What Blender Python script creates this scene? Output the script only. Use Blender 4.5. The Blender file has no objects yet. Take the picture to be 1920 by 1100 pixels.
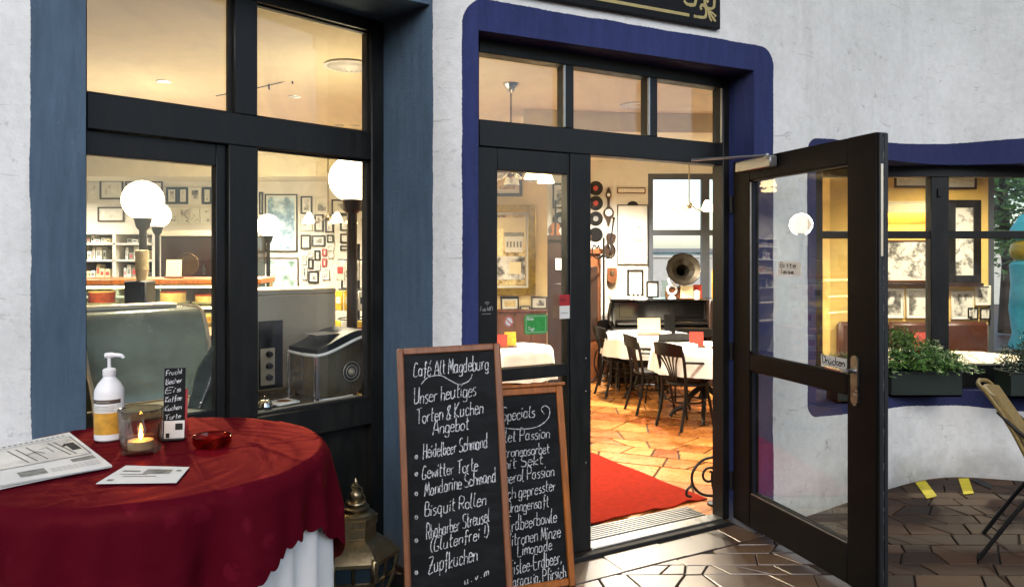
import bpy, bmesh, math, random
from math import sin, cos, pi, radians, atan2, hypot, sqrt
from mathutils import Vector, Matrix
random.seed(11)
SC = bpy.context.scene
COL = SC.collection

# ------------------------------------------------------------------ camera
F, HZ, CX, CH = 1400.0, 480.0, 960.0, 1.55        # focal length in photo pixels, horizon row, centre column, eye height
cd = bpy.data.cameras.new('camera')
cam = bpy.data.objects.new('camera', cd); COL.objects.link(cam)
cam.location = (0, 0, CH); cam.rotation_euler = (radians(90), 0, 0)
cd.sensor_width = 36.0; cd.lens = 36.0*F/1920.0
cd.shift_y = -(550-HZ)/1920.0
cd.clip_start = 0.05; cd.clip_end = 600
SC.camera = cam

# ------------------------------------------------------------------ sky, sun, exposure
SUN_EL, SUN_AZ = radians(38), radians(178)          # azimuth clockwise from +Y: behind the camera, a little to the right
w = bpy.data.worlds.new('World'); SC.world = w; w.use_nodes = True
nt = w.node_tree; nt.nodes.clear()
sky = nt.nodes.new('ShaderNodeTexSky'); sky.sky_type = 'NISHITA'; sky.sun_disc = False
sky.sun_elevation = SUN_EL; sky.sun_rotation = SUN_AZ; sky.dust_density = 1.5; sky.ozone_density = 1.0
bg = nt.nodes.new('ShaderNodeBackground'); bg.inputs[1].default_value = 0.15
wo = nt.nodes.new('ShaderNodeOutputWorld')
nt.links.new(sky.outputs[0], bg.inputs[0]); nt.links.new(bg.outputs[0], wo.inputs[0])
sl = bpy.data.lights.new('sun', 'SUN'); sl.energy = 0.5; sl.angle = radians(60); sl.color = (1.0, 0.985, 0.965)
sun = bpy.data.objects.new('sun', sl); COL.objects.link(sun)
sd = Vector((sin(SUN_AZ)*cos(SUN_EL), cos(SUN_AZ)*cos(SUN_EL), sin(SUN_EL)))
sun.rotation_euler = (-sd).to_track_quat('-Z', 'Y').to_euler(); sun.location = sd*20
SC.view_settings.view_transform = 'Standard'; SC.view_settings.look = 'None'
SC.view_settings.exposure = 1.1; SC.view_settings.gamma = 1.0; SC.view_settings.use_curve_mapping = False
SC.render.engine = 'CYCLES'
SC.cycles.max_bounces = 9; SC.cycles.diffuse_bounces = 4; SC.cycles.glossy_bounces = 4
SC.cycles.transmission_bounces = 6; SC.cycles.transparent_max_bounces = 24
SC.cycles.caustics_reflective = False; SC.cycles.caustics_refractive = False
SC.cycles.sample_clamp_indirect = 6.0; SC.cycles.use_denoising = True

def V3(px, py, d): return Vector(((px-CX)/F*d, d, CH+(HZ-py)/F*d))     # photo pixel at a known distance
def G(px, py, z=0.0):                                                    # photo pixel on a level surface
    d = (CH-z)*F/(py-HZ); return Vector(((px-CX)/F*d, d, z))
def L(px, d): return (px-CX)/F*d
def Zp(py, d): return CH+(HZ-py)/F*d

# ------------------------------------------------------------------ material helpers
def lin(c):
    if isinstance(c, str):
        c = [int(c[i:i+2], 16)/255 for i in (0, 2, 4)]
        c = [x/12.92 if x <= .04045 else ((x+.055)/1.055)**2.4 for x in c]
    return (c[0], c[1], c[2], 1.0)
class NT:
    def __init__(s, m): s.t = m.node_tree; s.n = s.t.nodes; s.l = s.t.links
    def new(s, k, **kw):
        n = s.n.new(k)
        for a, b in kw.items(): setattr(n, a, b)
        return n
    def link(s, a, b): s.l.new(a, b)
    def val(s, x, sock):
        if isinstance(x, (int, float)): sock.default_value = x
        else: s.l.new(x, sock)
    def math(s, op, a, b=0.0, c=None, clamp=False):
        n = s.n.new('ShaderNodeMath'); n.operation = op; n.use_clamp = clamp
        s.val(a, n.inputs[0]); s.val(b, n.inputs[1])
        if c is not None: s.val(c, n.inputs[2])
        return n.outputs[0]
    def noise(s, vec, scale, detail=4, rough=.55, dist=0, dim='3D', w=None):
        n = s.n.new('ShaderNodeTexNoise'); n.noise_dimensions = dim
        n.inputs['Scale'].default_value = scale; n.inputs['Detail'].default_value = detail
        n.inputs['Roughness'].default_value = rough; n.inputs['Distortion'].default_value = dist
        if vec is not None: s.l.new(vec, n.inputs['Vector'])
        if w is not None: s.l.new(w, n.inputs['W'])
        return n.outputs['Fac']
    def ramp(s, fac, stops, interp='LINEAR'):
        n = s.n.new('ShaderNodeValToRGB'); n.color_ramp.interpolation = interp
        e = n.color_ramp.elements
        while len(e) < len(stops): e.new(0.5)
        for k, (p, c) in enumerate(stops): e[k].position = p; e[k].color = lin(c) if not isinstance(c, (int, float)) else (c, c, c, 1)
        s.l.new(fac, n.inputs[0]); return n.outputs[0]
    def mix(s, fac, a, b, blend='MIX'):
        n = s.n.new('ShaderNodeMix'); n.data_type = 'RGBA'; n.blend_type = blend
        s.val(fac, n.inputs[0])
        for x, k in ((a, 6), (b, 7)):
            if hasattr(x, 'is_linked') or hasattr(x, 'links'): s.l.new(x, n.inputs[k])
            else: n.inputs[k].default_value = lin(x)
        return n.outputs[2]
    def coord(s, which='Object'): return s.n.new('ShaderNodeTexCoord').outputs[which]
    def bump(s, h, strength=.3, dist=.01):
        n = s.n.new('ShaderNodeBump'); n.inputs['Strength'].default_value = strength; n.inputs['Distance'].default_value = dist
        s.l.new(h, n.inputs['Height']); return n.outputs[0]
def newmat(name):
    m = bpy.data.materials.new(name); m.use_nodes = True
    m.node_tree.nodes.clear(); T = NT(m)
    b = T.new('ShaderNodeBsdfPrincipled'); o = T.new('ShaderNodeOutputMaterial'); T.link(b.outputs[0], o.inputs[0])
    return m, T, b
MATS = {}
def mat(name, col='808080', rough=.5, metal=0.0, var=.15, scale=6.0, bump=0.0, bscale=40.0, bdist=.004, emit=None, es=0.0, rnd=0.0,
        sheen=0.0, trans=0.0, rvar=.12, coat=0.0, stretch=None, spec=.5):
    if name in MATS: return MATS[name]
    m, T, b = newmat(name)
    co = T.coord('Object')
    if stretch:
        mp = T.new('ShaderNodeMapping'); mp.inputs['Scale'].default_value = stretch; T.link(co, mp.inputs[0]); co = mp.outputs[0]
    c = lin(col)
    n = T.noise(co, scale, 5, .6)
    dk = tuple(x*(1-var) for x in c[:3]); lt = tuple(min(1, x*(1+var)) for x in c[:3])
    colr = T.ramp(n, [(.28, dk), (.72, lt)])
    if rnd:
        oi = T.new('ShaderNodeObjectInfo')
        k = T.math('MULTIPLY_ADD', oi.outputs['Random'], 2*rnd, 1-rnd)
        h = T.new('ShaderNodeHueSaturation'); T.link(colr, h.inputs['Color']); T.link(k, h.inputs['Value']); colr = h.outputs[0]
    T.link(colr, b.inputs['Base Color'])
    rr = T.math('MULTIPLY_ADD', T.noise(co, scale*2.3, 4), 2*rvar, rough-rvar, clamp=True)
    T.link(rr, b.inputs['Roughness'])
    b.inputs['Metallic'].default_value = metal
    b.inputs['Specular IOR Level'].default_value = spec
    if sheen: b.inputs['Sheen Weight'].default_value = sheen; b.inputs['Sheen Roughness'].default_value = .4
    if trans: b.inputs['Transmission Weight'].default_value = trans
    if coat: b.inputs['Coat Weight'].default_value = coat; b.inputs['Coat Roughness'].default_value = .12
    if bump: T.link(T.bump(T.noise(co, bscale, 5, .6), bump, bdist), b.inputs['Normal'])
    if emit: b.inputs['Emission Color'].default_value = lin(emit); b.inputs['Emission Strength'].default_value = es
    MATS[name] = m; return m
def glassmat(name, tint=(1, 1, 1), ior=1.5, rough=0.0, dirt=.0):
    m = bpy.data.materials.new(name); m.use_nodes = True; m.node_tree.nodes.clear(); T = NT(m)
    tr = T.new('ShaderNodeBsdfTransparent'); tr.inputs[0].default_value = (*tint, 1)
    gl = T.new('ShaderNodeBsdfGlossy'); gl.inputs['Roughness'].default_value = rough
    fr = T.new('ShaderNodeFresnel'); ge = T.new('ShaderNodeNewGeometry')   # a thin pane mirrors alike on both faces
    T.link(T.math('MULTIPLY_ADD', ge.outputs['Backfacing'], 1/ior-ior, ior), fr.inputs[0])
    mx = T.new('ShaderNodeMixShader'); T.link(fr.outputs[0], mx.inputs[0]); T.link(tr.outputs[0], mx.inputs[1]); T.link(gl.outputs[0], mx.inputs[2])
    out = mx.outputs[0]
    if dirt:
        df = T.new('ShaderNodeBsdfDiffuse'); df.inputs[0].default_value = (.6, .6, .58, 1)
        m2 = T.new('ShaderNodeMixShader')
        n = T.ramp(T.noise(T.coord('Object'), 2.2, 6, .65, 1.5), [(.45, 0.0), (.8, dirt)])
        T.link(n, m2.inputs[0]); T.link(out, m2.inputs[1]); T.link(df.outputs[0], m2.inputs[2]); out = m2.outputs[0]
    o = T.new('ShaderNodeOutputMaterial'); T.link(out, o.inputs[0])
    MATS[name] = m; return m

# ------------------------------------------------------------------ mesh builder
class MB:
    def __init__(s): s.v = []; s.f = []; s.m = []; s.cur = 0; s.M = None
    def _p(s, p):
        p = Vector(p); return tuple(s.M @ p) if s.M is not None else tuple(p)
    def add(s, vs, fs):
        o = len(s.v); s.v += [s._p(p) for p in vs]
        for f in fs: s.f.append([o+i for i in f]); s.m.append(s.cur)
        return s
    def box(s, x0, x1, y0, y1, z0, z1, b=0.0):
        if x0 > x1: x0, x1 = x1, x0
        if y0 > y1: y0, y1 = y1, y0
        if z0 > z1: z0, z1 = z1, z0
        b = min(b, .45*min(x1-x0, y1-y0, z1-z0))
        if b <= 0:
            vs = [(x, y, z) for z in (z0, z1) for x, y in ((x0, y0), (x1, y0), (x1, y1), (x0, y1))]
            fs = [(3, 2, 1, 0), (4, 5, 6, 7), (0, 1, 5, 4), (1, 2, 6, 5), (2, 3, 7, 6), (3, 0, 4, 7)]
            return s.add(vs, fs)
        c = Vector(((x0+x1)/2, (y0+y1)/2, (z0+z1)/2)); h = Vector(((x1-x0)/2, (y1-y0)/2, (z1-z0)/2))
        idx = {}; vs = []
        for sx in (-1, 1):
            for sy in (-1, 1):
                for sz in (-1, 1):
                    for a in range(3):
                        q = Vector((sx*(h.x-b), sy*(h.y-b), sz*(h.z-b))); q[a] = (sx, sy, sz)[a]*h[a]
                        idx[(sx, sy, sz, a)] = len(vs); vs.append(c+q)
        fs = []
        for a in range(3):
            o1, o2 = [k for k in range(3) if k != a]
            for sg in (-1, 1):
                q = []
                for e, g in ((-1, -1), (1, -1), (1, 1), (-1, 1)):
                    t = [0, 0, 0]; t[a] = sg; t[o1] = e; t[o2] = g; q.append(idx[(*t, a)])
                fs.append(q)
            for e in (-1, 1):
                for g in (-1, 1):
                    t0 = [0, 0, 0]; t0[o1] = e; t0[o2] = g; t1 = list(t0); t0[a] = -1; t1[a] = 1
                    fs.append([idx[(*t0, o1)], idx[(*t1, o1)], idx[(*t1, o2)], idx[(*t0, o2)]])
        for sx in (-1, 1):
            for sy in (-1, 1):
                for sz in (-1, 1): fs.append([idx[(sx, sy, sz, a)] for a in range(3)])
        return s.add(vs, fs)
    def tube(s, pts, r, seg=8, closed=False):
        pts = [Vector(p) for p in pts]; n = len(pts)
        rr = r if isinstance(r, (list, tuple)) else [r]*n
        vs = []; up = None
        for i, p in enumerate(pts):
            a = pts[(i-1) % n] if (closed or i > 0) else p
            b = pts[(i+1) % n] if (closed or i < n-1) else p
            t = (b-a)
            t = t.normalized() if t.length > 1e-9 else Vector((0, 0, 1))
            if up is None: up = Vector((0, 0, 1)) if abs(t.z) < .9 else Vector((1, 0, 0))
            u = up - t*up.dot(t)
            if u.length < 1e-4: u = t.orthogonal()
            u.normalize(); w_ = t.cross(u); up = u
            for k in range(seg):
                an = 2*pi*k/seg; vs.append(p+(u*cos(an)+w_*sin(an))*rr[i])
        fs = []
        for i in range(n if closed else n-1):
            j = (i+1) % n
            for k in range(seg): fs.append((i*seg+k, i*seg+(k+1) % seg, j*seg+(k+1) % seg, j*seg+k))
        if not closed: fs += [tuple(range(seg))[::-1], tuple((n-1)*seg+k for k in range(seg))]
        return s.add(vs, fs)
    def lathe(s, prof, seg=24, c=(0, 0, 0), axis=None, sx=1.0, ph=0.0):
        R = axis.to_track_quat('Z', 'Y').to_matrix() if axis is not None else Matrix.Identity(3)
        c = Vector(c); vs = []; fs = []; n = len(prof)
        for r, z in prof:
            for k in range(seg):
                a = 2*pi*k/seg+ph; vs.append(c+R @ Vector((r*cos(a)*sx, r*sin(a), z)))
        for i in range(n-1):
            for k in range(seg): fs.append((i*seg+k, i*seg+(k+1) % seg, (i+1)*seg+(k+1) % seg, (i+1)*seg+k))
        if prof[0][0] > 1e-6: fs.append(tuple(range(seg))[::-1])
        if prof[-1][0] > 1e-6: fs.append(tuple((n-1)*seg+k for k in range(seg)))
        return s.add(vs, fs)
    def sphere(s, c, r, seg=20, rings=12, sz=1.0):
        return s.lathe([(max(r*sin(pi*i/rings), 1e-7), -r*sz*cos(pi*i/rings)) for i in range(rings+1)], seg, c)
    def prism(s, poly, z0, z1, bev=0.0):
        n = len(poly)
        if bev:
            cx = sum(p[0] for p in poly)/n; cy = sum(p[1] for p in poly)/n
            top = []
            for p in poly:
                d = hypot(p[0]-cx, p[1]-cy) or 1; k = max(0, 1-bev*1.4/d); top.append((cx+(p[0]-cx)*k, cy+(p[1]-cy)*k))
            vs = [(x, y, z0) for x, y in poly]+[(x, y, z1-bev) for x, y in poly]+[(x, y, z1) for x, y in top]
            fs = [tuple(range(2*n, 3*n))]
            for l in (0, n):
                fs += [(l+i, l+(i+1) % n, l+n+(i+1) % n, l+n+i) for i in range(n)]
        else:
            vs = [(x, y, z0) for x, y in poly]+[(x, y, z1) for x, y in poly]
            fs = [tuple(range(n))[::-1], tuple(range(n, 2*n))]+[(i, (i+1) % n, n+(i+1) % n, n+i) for i in range(n)]
        return s.add(vs, fs)
    def plate(s, poly, y0, y1):                                  # outline in x,z given thickness in y
        n = len(poly)
        vs = [(x, y0, z) for x, z in poly]+[(x, y1, z) for x, z in poly]
        return s.add(vs, [tuple(range(n)), tuple(range(n, 2*n))[::-1]]+[(i, n+i, n+(i+1) % n, (i+1) % n) for i in range(n)])
    def quad(s, a, b, c, d): return s.add([a, b, c, d], [(0, 1, 2, 3)])
    def ribbon(s, line, w_, y=0.0):                              # chalk or paint stroke lying in the x,z plane
        n = len(line); vs = []
        for i, p in enumerate(line):
            a = line[max(i-1, 0)]; b = line[min(i+1, n-1)]
            dx, dz = b[0]-a[0], b[1]-a[1]; l = hypot(dx, dz) or 1
            ww = w_*(.75+.5*random.random())/2
            nx, nz = -dz/l*ww, dx/l*ww
            vs += [(p[0]+nx, y, p[1]+nz), (p[0]-nx, y, p[1]-nz)]
        return s.add(vs, [(2*i, 2*i+2, 2*i+3, 2*i+1) for i in range(n-1)])
    def mesh(s, name, mats=None, smooth=40, recalc=True):
        me = bpy.data.meshes.new(name); me.from_pydata(s.v, [], s.f)
        if mats is not None:
            for m in (mats if isinstance(mats, (list, tuple)) else [mats]): me.materials.append(MATS[m] if isinstance(m, str) else m)
        me.polygons.foreach_set('material_index', s.m)
        if recalc:
            bm = bmesh.new(); bm.from_mesh(me); bmesh.ops.recalc_face_normals(bm, faces=bm.faces); bm.to_mesh(me); bm.free()
        if smooth:
            me.shade_smooth(); me.set_sharp_from_angle(angle=radians(smooth))
        me.update(); return me
    def build(s, name, mats=None, parent=None, smooth=40, loc=None, rotz=0.0, recalc=True):
        o = bpy.data.objects.new(name, s.mesh(name, mats, smooth, recalc)); COL.objects.link(o)
        if parent is not None: o.parent = parent
        if loc is not None: o.location = loc
        if rotz: o.rotation_euler.z = rotz
        return o
def tag(o, label=None, cat=None, group=None, kind=None):
    if label: o['label'] = label
    if cat: o['category'] = cat
    if group: o['group'] = group
    if kind: o['kind'] = kind
    return o
def thing(name, label, cat, loc=(0, 0, 0), rotz=0.0, group=None):
    o = bpy.data.objects.new(name, None); COL.objects.link(o)
    o.location = loc; o.rotation_euler = (0, 0, rotz); o.empty_display_size = .1
    return tag(o, label, cat, group)
def dup(o, parent=None):
    c = o.copy(); COL.objects.link(c); c.parent = parent
    for ch in list(o.children): dup(ch, c)
    return c
def cr(pts, sub=4, closed=False):                                # smooth curve through the points
    P = [Vector(p) for p in pts]; n = len(P); out = []
    for i in range(n if closed else n-1):
        g = (lambda k: P[k % n]) if closed else (lambda k: P[min(max(k, 0), n-1)])
        a, b, c, d = g(i-1), g(i), g(i+1), g(i+2)
        for k in range(sub):
            t = k/sub
            out.append(.5*((2*b)+(c-a)*t+(2*a-5*b+4*c-d)*t*t+(3*b-a-3*c+d)*t**3))
    if not closed: out.append(P[-1])
    return out
def spiral(c, r0, r1, a0, turns, n=18, y=0.0):                   # scroll in the x,z plane
    return [Vector((c[0]+(r0+(r1-r0)*k/n)*cos(a0+turns*2*pi*k/n), y, c[1]+(r0+(r1-r0)*k/n)*sin(a0+turns*2*pi*k/n))) for k in range(n+1)]

# ------------------------------------------------------------------ handwriting: one stroke list per letter
YS = {ch: i-3 for i, ch in enumerate('abcdefghijklmn')}
GL = {'C': '5m3n1l0h0f1d4d5e', 'a': '4h3i1i0g0e1d3d4f 4i4e5d', 'f': '4m3n2m2d1b 0i4i', 'e': '0g4g4h3i1i0g0e1d3d4e', 'A': '0d3n6d 1g5g',
 'l': '1n0f1d2d', 't': '1m1e2d3d 0i3j', 'M': '0d1n3f5n6d', 'g': '4h3i1i0g0e1d3d4f 4i4b3a1a0b', 'd': '4h3i1i0g0e1d3d4f 4n4e5d',
 'b': '0n0d 0f1d3d4e4h3i1i0g', 'u': '0i0e1d3d4f 4i4e5d', 'r': '0i0d 0g1i3i', 'U': '0n0f1d3d5f5n 5n5d', 'n': '0i0d 0g1i3i4h4d',
 's': '3i1i0h1g3f3e2d0d', 'h': '0n0d 0g1i3i4h4d', 'i': '0i0d 0k1l', 'T': '0m6n 3n3d', 'o': '2i0h0e2d4e4h2i', '&': '5d1k1m3n4m0f1d3d5g',
 'K': '0n0d 5n0h5d', 'c': '4h3i1i0g0e1d3d4e', 'S': '5m3n1m0k1i4h5f4d1d0e', 'm': '0i0d 0g1i2i3h3d 3g4i5i6h6d', 'G': '5m3n1l0h0f1d4d5g3g',
 'w': '0i1d3h5d6i', 'B': '0d0n3n4l3i0i 3i5h5f4d0d', 'q': '4h3i1i0g0e1d3d4f 4i4a5b', 'R': '0d0n3n5l4i0i 2i5d', 'z': '0i4i0d4d',
 'Z': '0n5n0d5d 1i4i', 'p': '0i0a 0g1i3i4h4e3d1d0f', 'k': '0n0d 4i0f4d', 'E': '5n0n0d5d 0i4i', 'F': '5n0n0d 0i4i', 'O': '3n0l0f3d6f6l3n',
 'L': '0n0d5d', 'H': '0n0d 5n5d 0i5i', 'P': '0d0n3n5l4i0i', 'D': '0d0n3n5k5g3d0d', 'j': '2i2b1a0a 2k2l', 'v': '0i2d4i', '(': '2n0k0f2c',
 ')': '0n2k2f0c', '!': '1n1g 1d1e', '-': '0g3g', '.': '0d0e', ',': '1e0c', '*': '0f1g2f1e0f1g1f', 'W': '0n2d3k5d7n', 'I': '0n0d', 'x': '0i4d 4i0d'}
def write(txt, size, x0, z0, slope=0.0, wob=.05, wid=1.0, fit=None, slant=.06):
    u = size/10; x = 0; out = []
    tot = 0
    for ch in txt:
        g = {'é': 'e', 'ü': 'u'}.get(ch, ch)
        tot += 3.2 if g not in GL else max(int(c) for c in GL[g][0::1] if c.isdigit())+1.6
    if fit: wid = fit/(tot*u)
    for ch in txt:
        g = {'é': 'e', 'ü': 'u'}.get(ch, ch)
        if g not in GL: x += 3.2; continue
        st = GL[g].split(' ')
        if ch == 'é': st = st+['2k4m']
        if ch == 'ü': st = st+['1k1l', '3k3l']
        jz = random.uniform(-.4, .4); js = random.uniform(.92, 1.1)
        for s_ in st:
            pts = []
            for k in range(0, len(s_), 2):
                gx = int(s_[k])+random.uniform(-wob, wob)*4; gz = YS[s_[k+1]]*js+jz+random.uniform(-wob, wob)*4
                X = (x+gx+gz*slant*2)*u*wid; pts.append((x0+X, z0+gz*u+X*slope, 0))
            out.append([(p.x, p.y) for p in cr(pts, 3)])
        x += max(int(c) for c in GL[g] if c.isdigit())+1.6
    return out
def lettering(name, lines, m, parent, y, wdt):
    b = MB()
    for i, l in enumerate(lines): b.ribbon(l, wdt, y-.00008*(i % 7))
    return b.build(name, m, parent, smooth=0, recalc=False)

# ------------------------------------------------------------------ materials
m, T, bs = newmat('black_paint'); co = T.coord('Object'); mp = T.new('ShaderNodeMapping'); mp.inputs['Scale'].default_value = (3, 3, .7); T.link(co, mp.inputs[0])
du = T.ramp(T.noise(mp.outputs[0], 5, 7, .68, .4), [(.45, 0.0), (.8, .35)]); sc = T.ramp(T.noise(co, 70, 4, .75), [(.69, 0.0), (.73, .5)])
T.link(T.mix(sc, T.mix(du, '101110', '34332f'), '5a5852'), bs.inputs['Base Color']); T.link(T.math('MULTIPLY_ADD', du, .6, .42), bs.inputs['Roughness'])
T.link(T.bump(T.noise(co, 60, 5), .08, .004), bs.inputs['Normal']); bs.inputs['Specular IOR Level'].default_value = .3; MATS['black_paint'] = m
mat('brown_paint', '080504', .6, spec=.15, var=.3, bump=.05, bscale=60, rvar=.1)
mat('edge_black', '101214', .5, var=.3)
mat('rubber', '0b0b0c', .7)
mat('alu', '9a9a98', .35, metal=.9, stretch=(1, 1, 30), scale=8)
mat('nickel', 'b9b7b2', .28, metal=1.0)
mat('brass', '93866a', .32, metal=1.0, var=.35, scale=14, bump=.2, bscale=50, rvar=.15)
mat('bronze', '4a3a26', .4, metal=.85, var=.3)
mat('iron', '14110f', .5, metal=.4, var=.3)
mat('steel', 'd2c6b0', .3, metal=.6, var=.04, stretch=(1, 1, 40), scale=5, rvar=.05)
mat('chrome', 'cfcfd2', .12, metal=1.0, var=.05, rvar=.04)
mat('steel_warm', '94825f', .24, metal=.85, var=.12, stretch=(6, 6, 1), scale=3, rvar=.05)  # golden reflections put into the steel colour as upright streaks
mat('dark_plastic', '131314', .4)
mat('gold', 'a98a34', .34, metal=.85, var=.35, scale=20, bump=.3, bscale=60)
mat('gold_paint', 'a2935c', .5, var=.18, scale=30)
mat('sign_black', '08080a', .55, var=.2, spec=.2)
mat('board_black', '090b0c', .7, var=.5, scale=4, rvar=.1, spec=.2)
m, T, bs = newmat('chalk_grey'); co = T.coord('Object'); T.link(T.ramp(T.noise(co, 130, 4, .7), [(.36, '4a4d4f'), (.56, 'c4c6c7')]), bs.inputs['Base Color']); bs.inputs['Roughness'].default_value = .95; MATS['chalk_grey'] = m; MATS['chalk'] = m
m, T, bs = newmat('board_slate'); co = T.coord('Object'); mp = T.new('ShaderNodeMapping'); mp.inputs['Scale'].default_value = (2.5, 2.5, 9); mp.inputs['Rotation'].default_value = (0, .5, 0); T.link(co, mp.inputs[0])
T.link(T.ramp(T.noise(mp.outputs[0], 1.6, 6, .65, 1.2), [(.42, '090b0c'), (.78, '1d2022')]), bs.inputs['Base Color']); bs.inputs['Roughness'].default_value = .75; bs.inputs['Specular IOR Level'].default_value = .2; MATS['board_slate'] = m
mat('frame_wood', '7a4e33', .42, var=.3, stretch=(6, 6, 1), scale=9, bump=.15, bscale=30)
mat('frame_wood_orange', '93541f', .38, var=.35, stretch=(6, 6, 1), scale=9, bump=.15, bscale=30)
mat('dark_wood', '2c1a10', .38, var=.35, stretch=(5, 5, 1), scale=6, coat=.3)
mat('brown_wood', '6b3d20', .4, var=.3, stretch=(5, 5, 1), scale=6, coat=.2)
mat('chair_wood', '060403', .42, var=.3, coat=.1, spec=.3)
mat('piano_black', '0b0a0a', .14, var=.2, coat=.8, rvar=.05)
mat('white_cloth', 'd9d8d4', .85, var=.06, sheen=.3, bump=.1, bscale=150, bdist=.001)
mat('cream_cloth', 'd6cbb4', .85, var=.08, sheen=.2)
mat('white_plastic', 'dcdcda', .35, var=.04)
mat('white_paper', 'd3d2cb', .85, var=.05)
mat('cream_paper', 'd9cba2', .8, var=.06)
mat('red_paper', 'b33a2c', .6, var=.3, scale=30)
mat('ink', '23241f', .9, var=.3)
mat('grey_ink', '7d7d74', .9, var=.5, scale=40)
mat('wax', 'e0d6bd', .6, var=.05)
mat('flame', 'ffb347', .5, emit='ffb14a', es=55)
mat('globe', 'fff2d8', .4, emit='ffe8c4', es=4.0, var=0)
mat('bulb', 'fff0d0', .4, emit='ffdca0', es=6.0, var=0)
mat('spot_glow', 'fff0d0', .4, emit='ffd596', es=40.0, var=0)
mat('vitrine_light', 'fff0d0', .4, emit='ffd48a', es=16.0, var=0)
mat('red_carpet', '7a1805', .95, var=.22, scale=25, bump=.5, bscale=220, bdist=.003, spec=.1)
mat('plaster_cream', 'e2d4b8', .9, var=.05, bump=.1, bscale=30)
mat('plaster_yellow', 'd9b566', .9, var=.07, bump=.1, bscale=30)
mat('plaster_pier', 'e2cc98', .9, var=.07, bump=.1, bscale=30)
mat('plaster_white', 'd8d2c6', .9, var=.05, bump=.1, bscale=30)
mat('ceiling_paint', 'dcd2b4', .92, var=.04, bump=.08, bscale=25)
mat('wainscot', '5a3018', .42, var=.3, stretch=(6, 6, 1), scale=5)
mat('planter_green', '081a11', .5, var=.2)
mat('soil', '1c130c', .95, var=.4, bump=.5)
mat('leaf', '466f22', .5, var=.65, scale=26, rnd=.2, sheen=.1)
mat('leaf_dark', '18301a', .5, var=.4, scale=20, rnd=.2)
mat('bark', '3a2c20', .9, var=.4)
mat('rattan', '77622f', .55, var=.25, scale=60, bump=.4, bscale=120)
mat('yellow_tape', 'c9b81e', .6, var=.2, scale=20)
mat('black_tape', '0e0e0e', .7)
mat('mat_white', 'd9d6cc', .85, var=.03)
mat('pic_black', '12100e', .4, var=.2)
mat('pic_brown', '3d2415', .45, var=.3)
mat('vinyl', '0b0b0c', .3, var=.2)
mat('red_label', 'b04440', .6, var=.1)
mat('grey_label', '8a8a88', .6, var=.1)
mat('turquoise', '4fc4c4', .4, var=.25)
mat('yellow_ceramic', 'd8a81c', .3, var=.15)
mat('hedge', '3f6a34', .6, var=.5, scale=8)
mat('rose_render', 'b99a90', .9, var=.1, bump=.2)
mat('horn_metal', '2e2922', .34, metal=.8, var=.3)
mat('window_glare_grey', '4b5058', .5)  # frame colour lightened to carry veil glare from the bright window
mat('pale_render', 'dedad0', .9, var=.08)
mat('awning_blue', '8fcbe0', .7, var=.1)
mat('dark_glass', '26333c', .1, var=.2)
mat('cake', 'c99a4a', .7, var=.5, scale=30)
mat('cake_red', 'a8432c', .6, var=.5, scale=30)
mat('cake_cream', 'ead9a8', .6, var=.25, scale=30)
mat('hood_green', '7d887a', .24, var=.45, scale=3.5, metal=.3, rvar=.1)  # mottled tone stands in for reflections on the hood
mat('hood_dark', '3c463e', .25, var=.3, scale=4, metal=.2)
mat('counter_top', '3b342c', .3, var=.3, scale=12)
mat('yellow_print', 'd8b32e', .6, var=.35, scale=18)
mat('sticker_green', '2f8a3c', .5, var=.25, scale=60)
mat('sticker_red', '9b1f26', .5, var=.15)
mat('sticker_white', 'cfcfc8', .5, var=.05)
mat('bottle_label', 'b9892c', .5, var=.35, scale=25)
mat('label_brown', '4a3a30', .5)
mat('grout', '1d1713', .95, var=.25, scale=30)
mat('grout_in', '33200f', .9, var=.2)
mat('brown_leather', '4a2310', .45, var=.2)
GLASS = glassmat('window_glass', (.96, .98, .97), 1.5, 0.0, .07)
glassmat('vitrine_glass', (.90, .96, .93), 1.45, 0.02)
glassmat('candle_glass', (.80, .76, .70), 2.1, .03)
glassmat('clear_glass', (.95, .95, .93), 1.5, .02)
glassmat('red_glass', (.72, .20, .15), 1.6, .03)
# crazy-paving tiles, outside and in
def tilemat(name, a, b, rough, bumpk):
    m, T, bs = newmat(name); co = T.coord('Object'); oi = T.new('ShaderNodeObjectInfo')
    ad = T.new('ShaderNodeVectorMath'); ad.operation = 'ADD'; T.link(co, ad.inputs[0])
    n0 = T.noise(co, 5, 6, .62)
    n1 = T.noise(co, 38, 5, .6)
    k = T.math('MULTIPLY_ADD', oi.outputs['Random'], .7, -.35)
    f = T.math('ADD', T.math('MULTIPLY_ADD', n1, .35, T.math('MULTIPLY', n0, .75)), k)
    T.link(T.ramp(f, [(.15, a), (.9, b)]), bs.inputs['Base Color'])
    T.link(T.math('MULTIPLY_ADD', n0, .22, rough-.1), bs.inputs['Roughness'])
    T.link(T.bump(T.math('ADD', n1, n0), bumpk, .004), bs.inputs['Normal'])
    bs.inputs['Specular IOR Level'].default_value = .9
    if name == 'tile_out': bs.inputs['Coat Weight'].default_value = 1.0; bs.inputs['Coat Roughness'].default_value = .33; bs.inputs['Coat IOR'].default_value = 1.7
    MATS[name] = m
tilemat('tile_out', '2a1d15', '54402f', .34, .06)
tilemat('tile_out_rough', '22160f', '46301f', .62, .15); MATS['tile_out_rough'].node_tree.nodes['Principled BSDF'].inputs['Specular IOR Level'].default_value = .3
tilemat('tile_in', '7d3f16', 'b97a3c', .26, .08)
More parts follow.
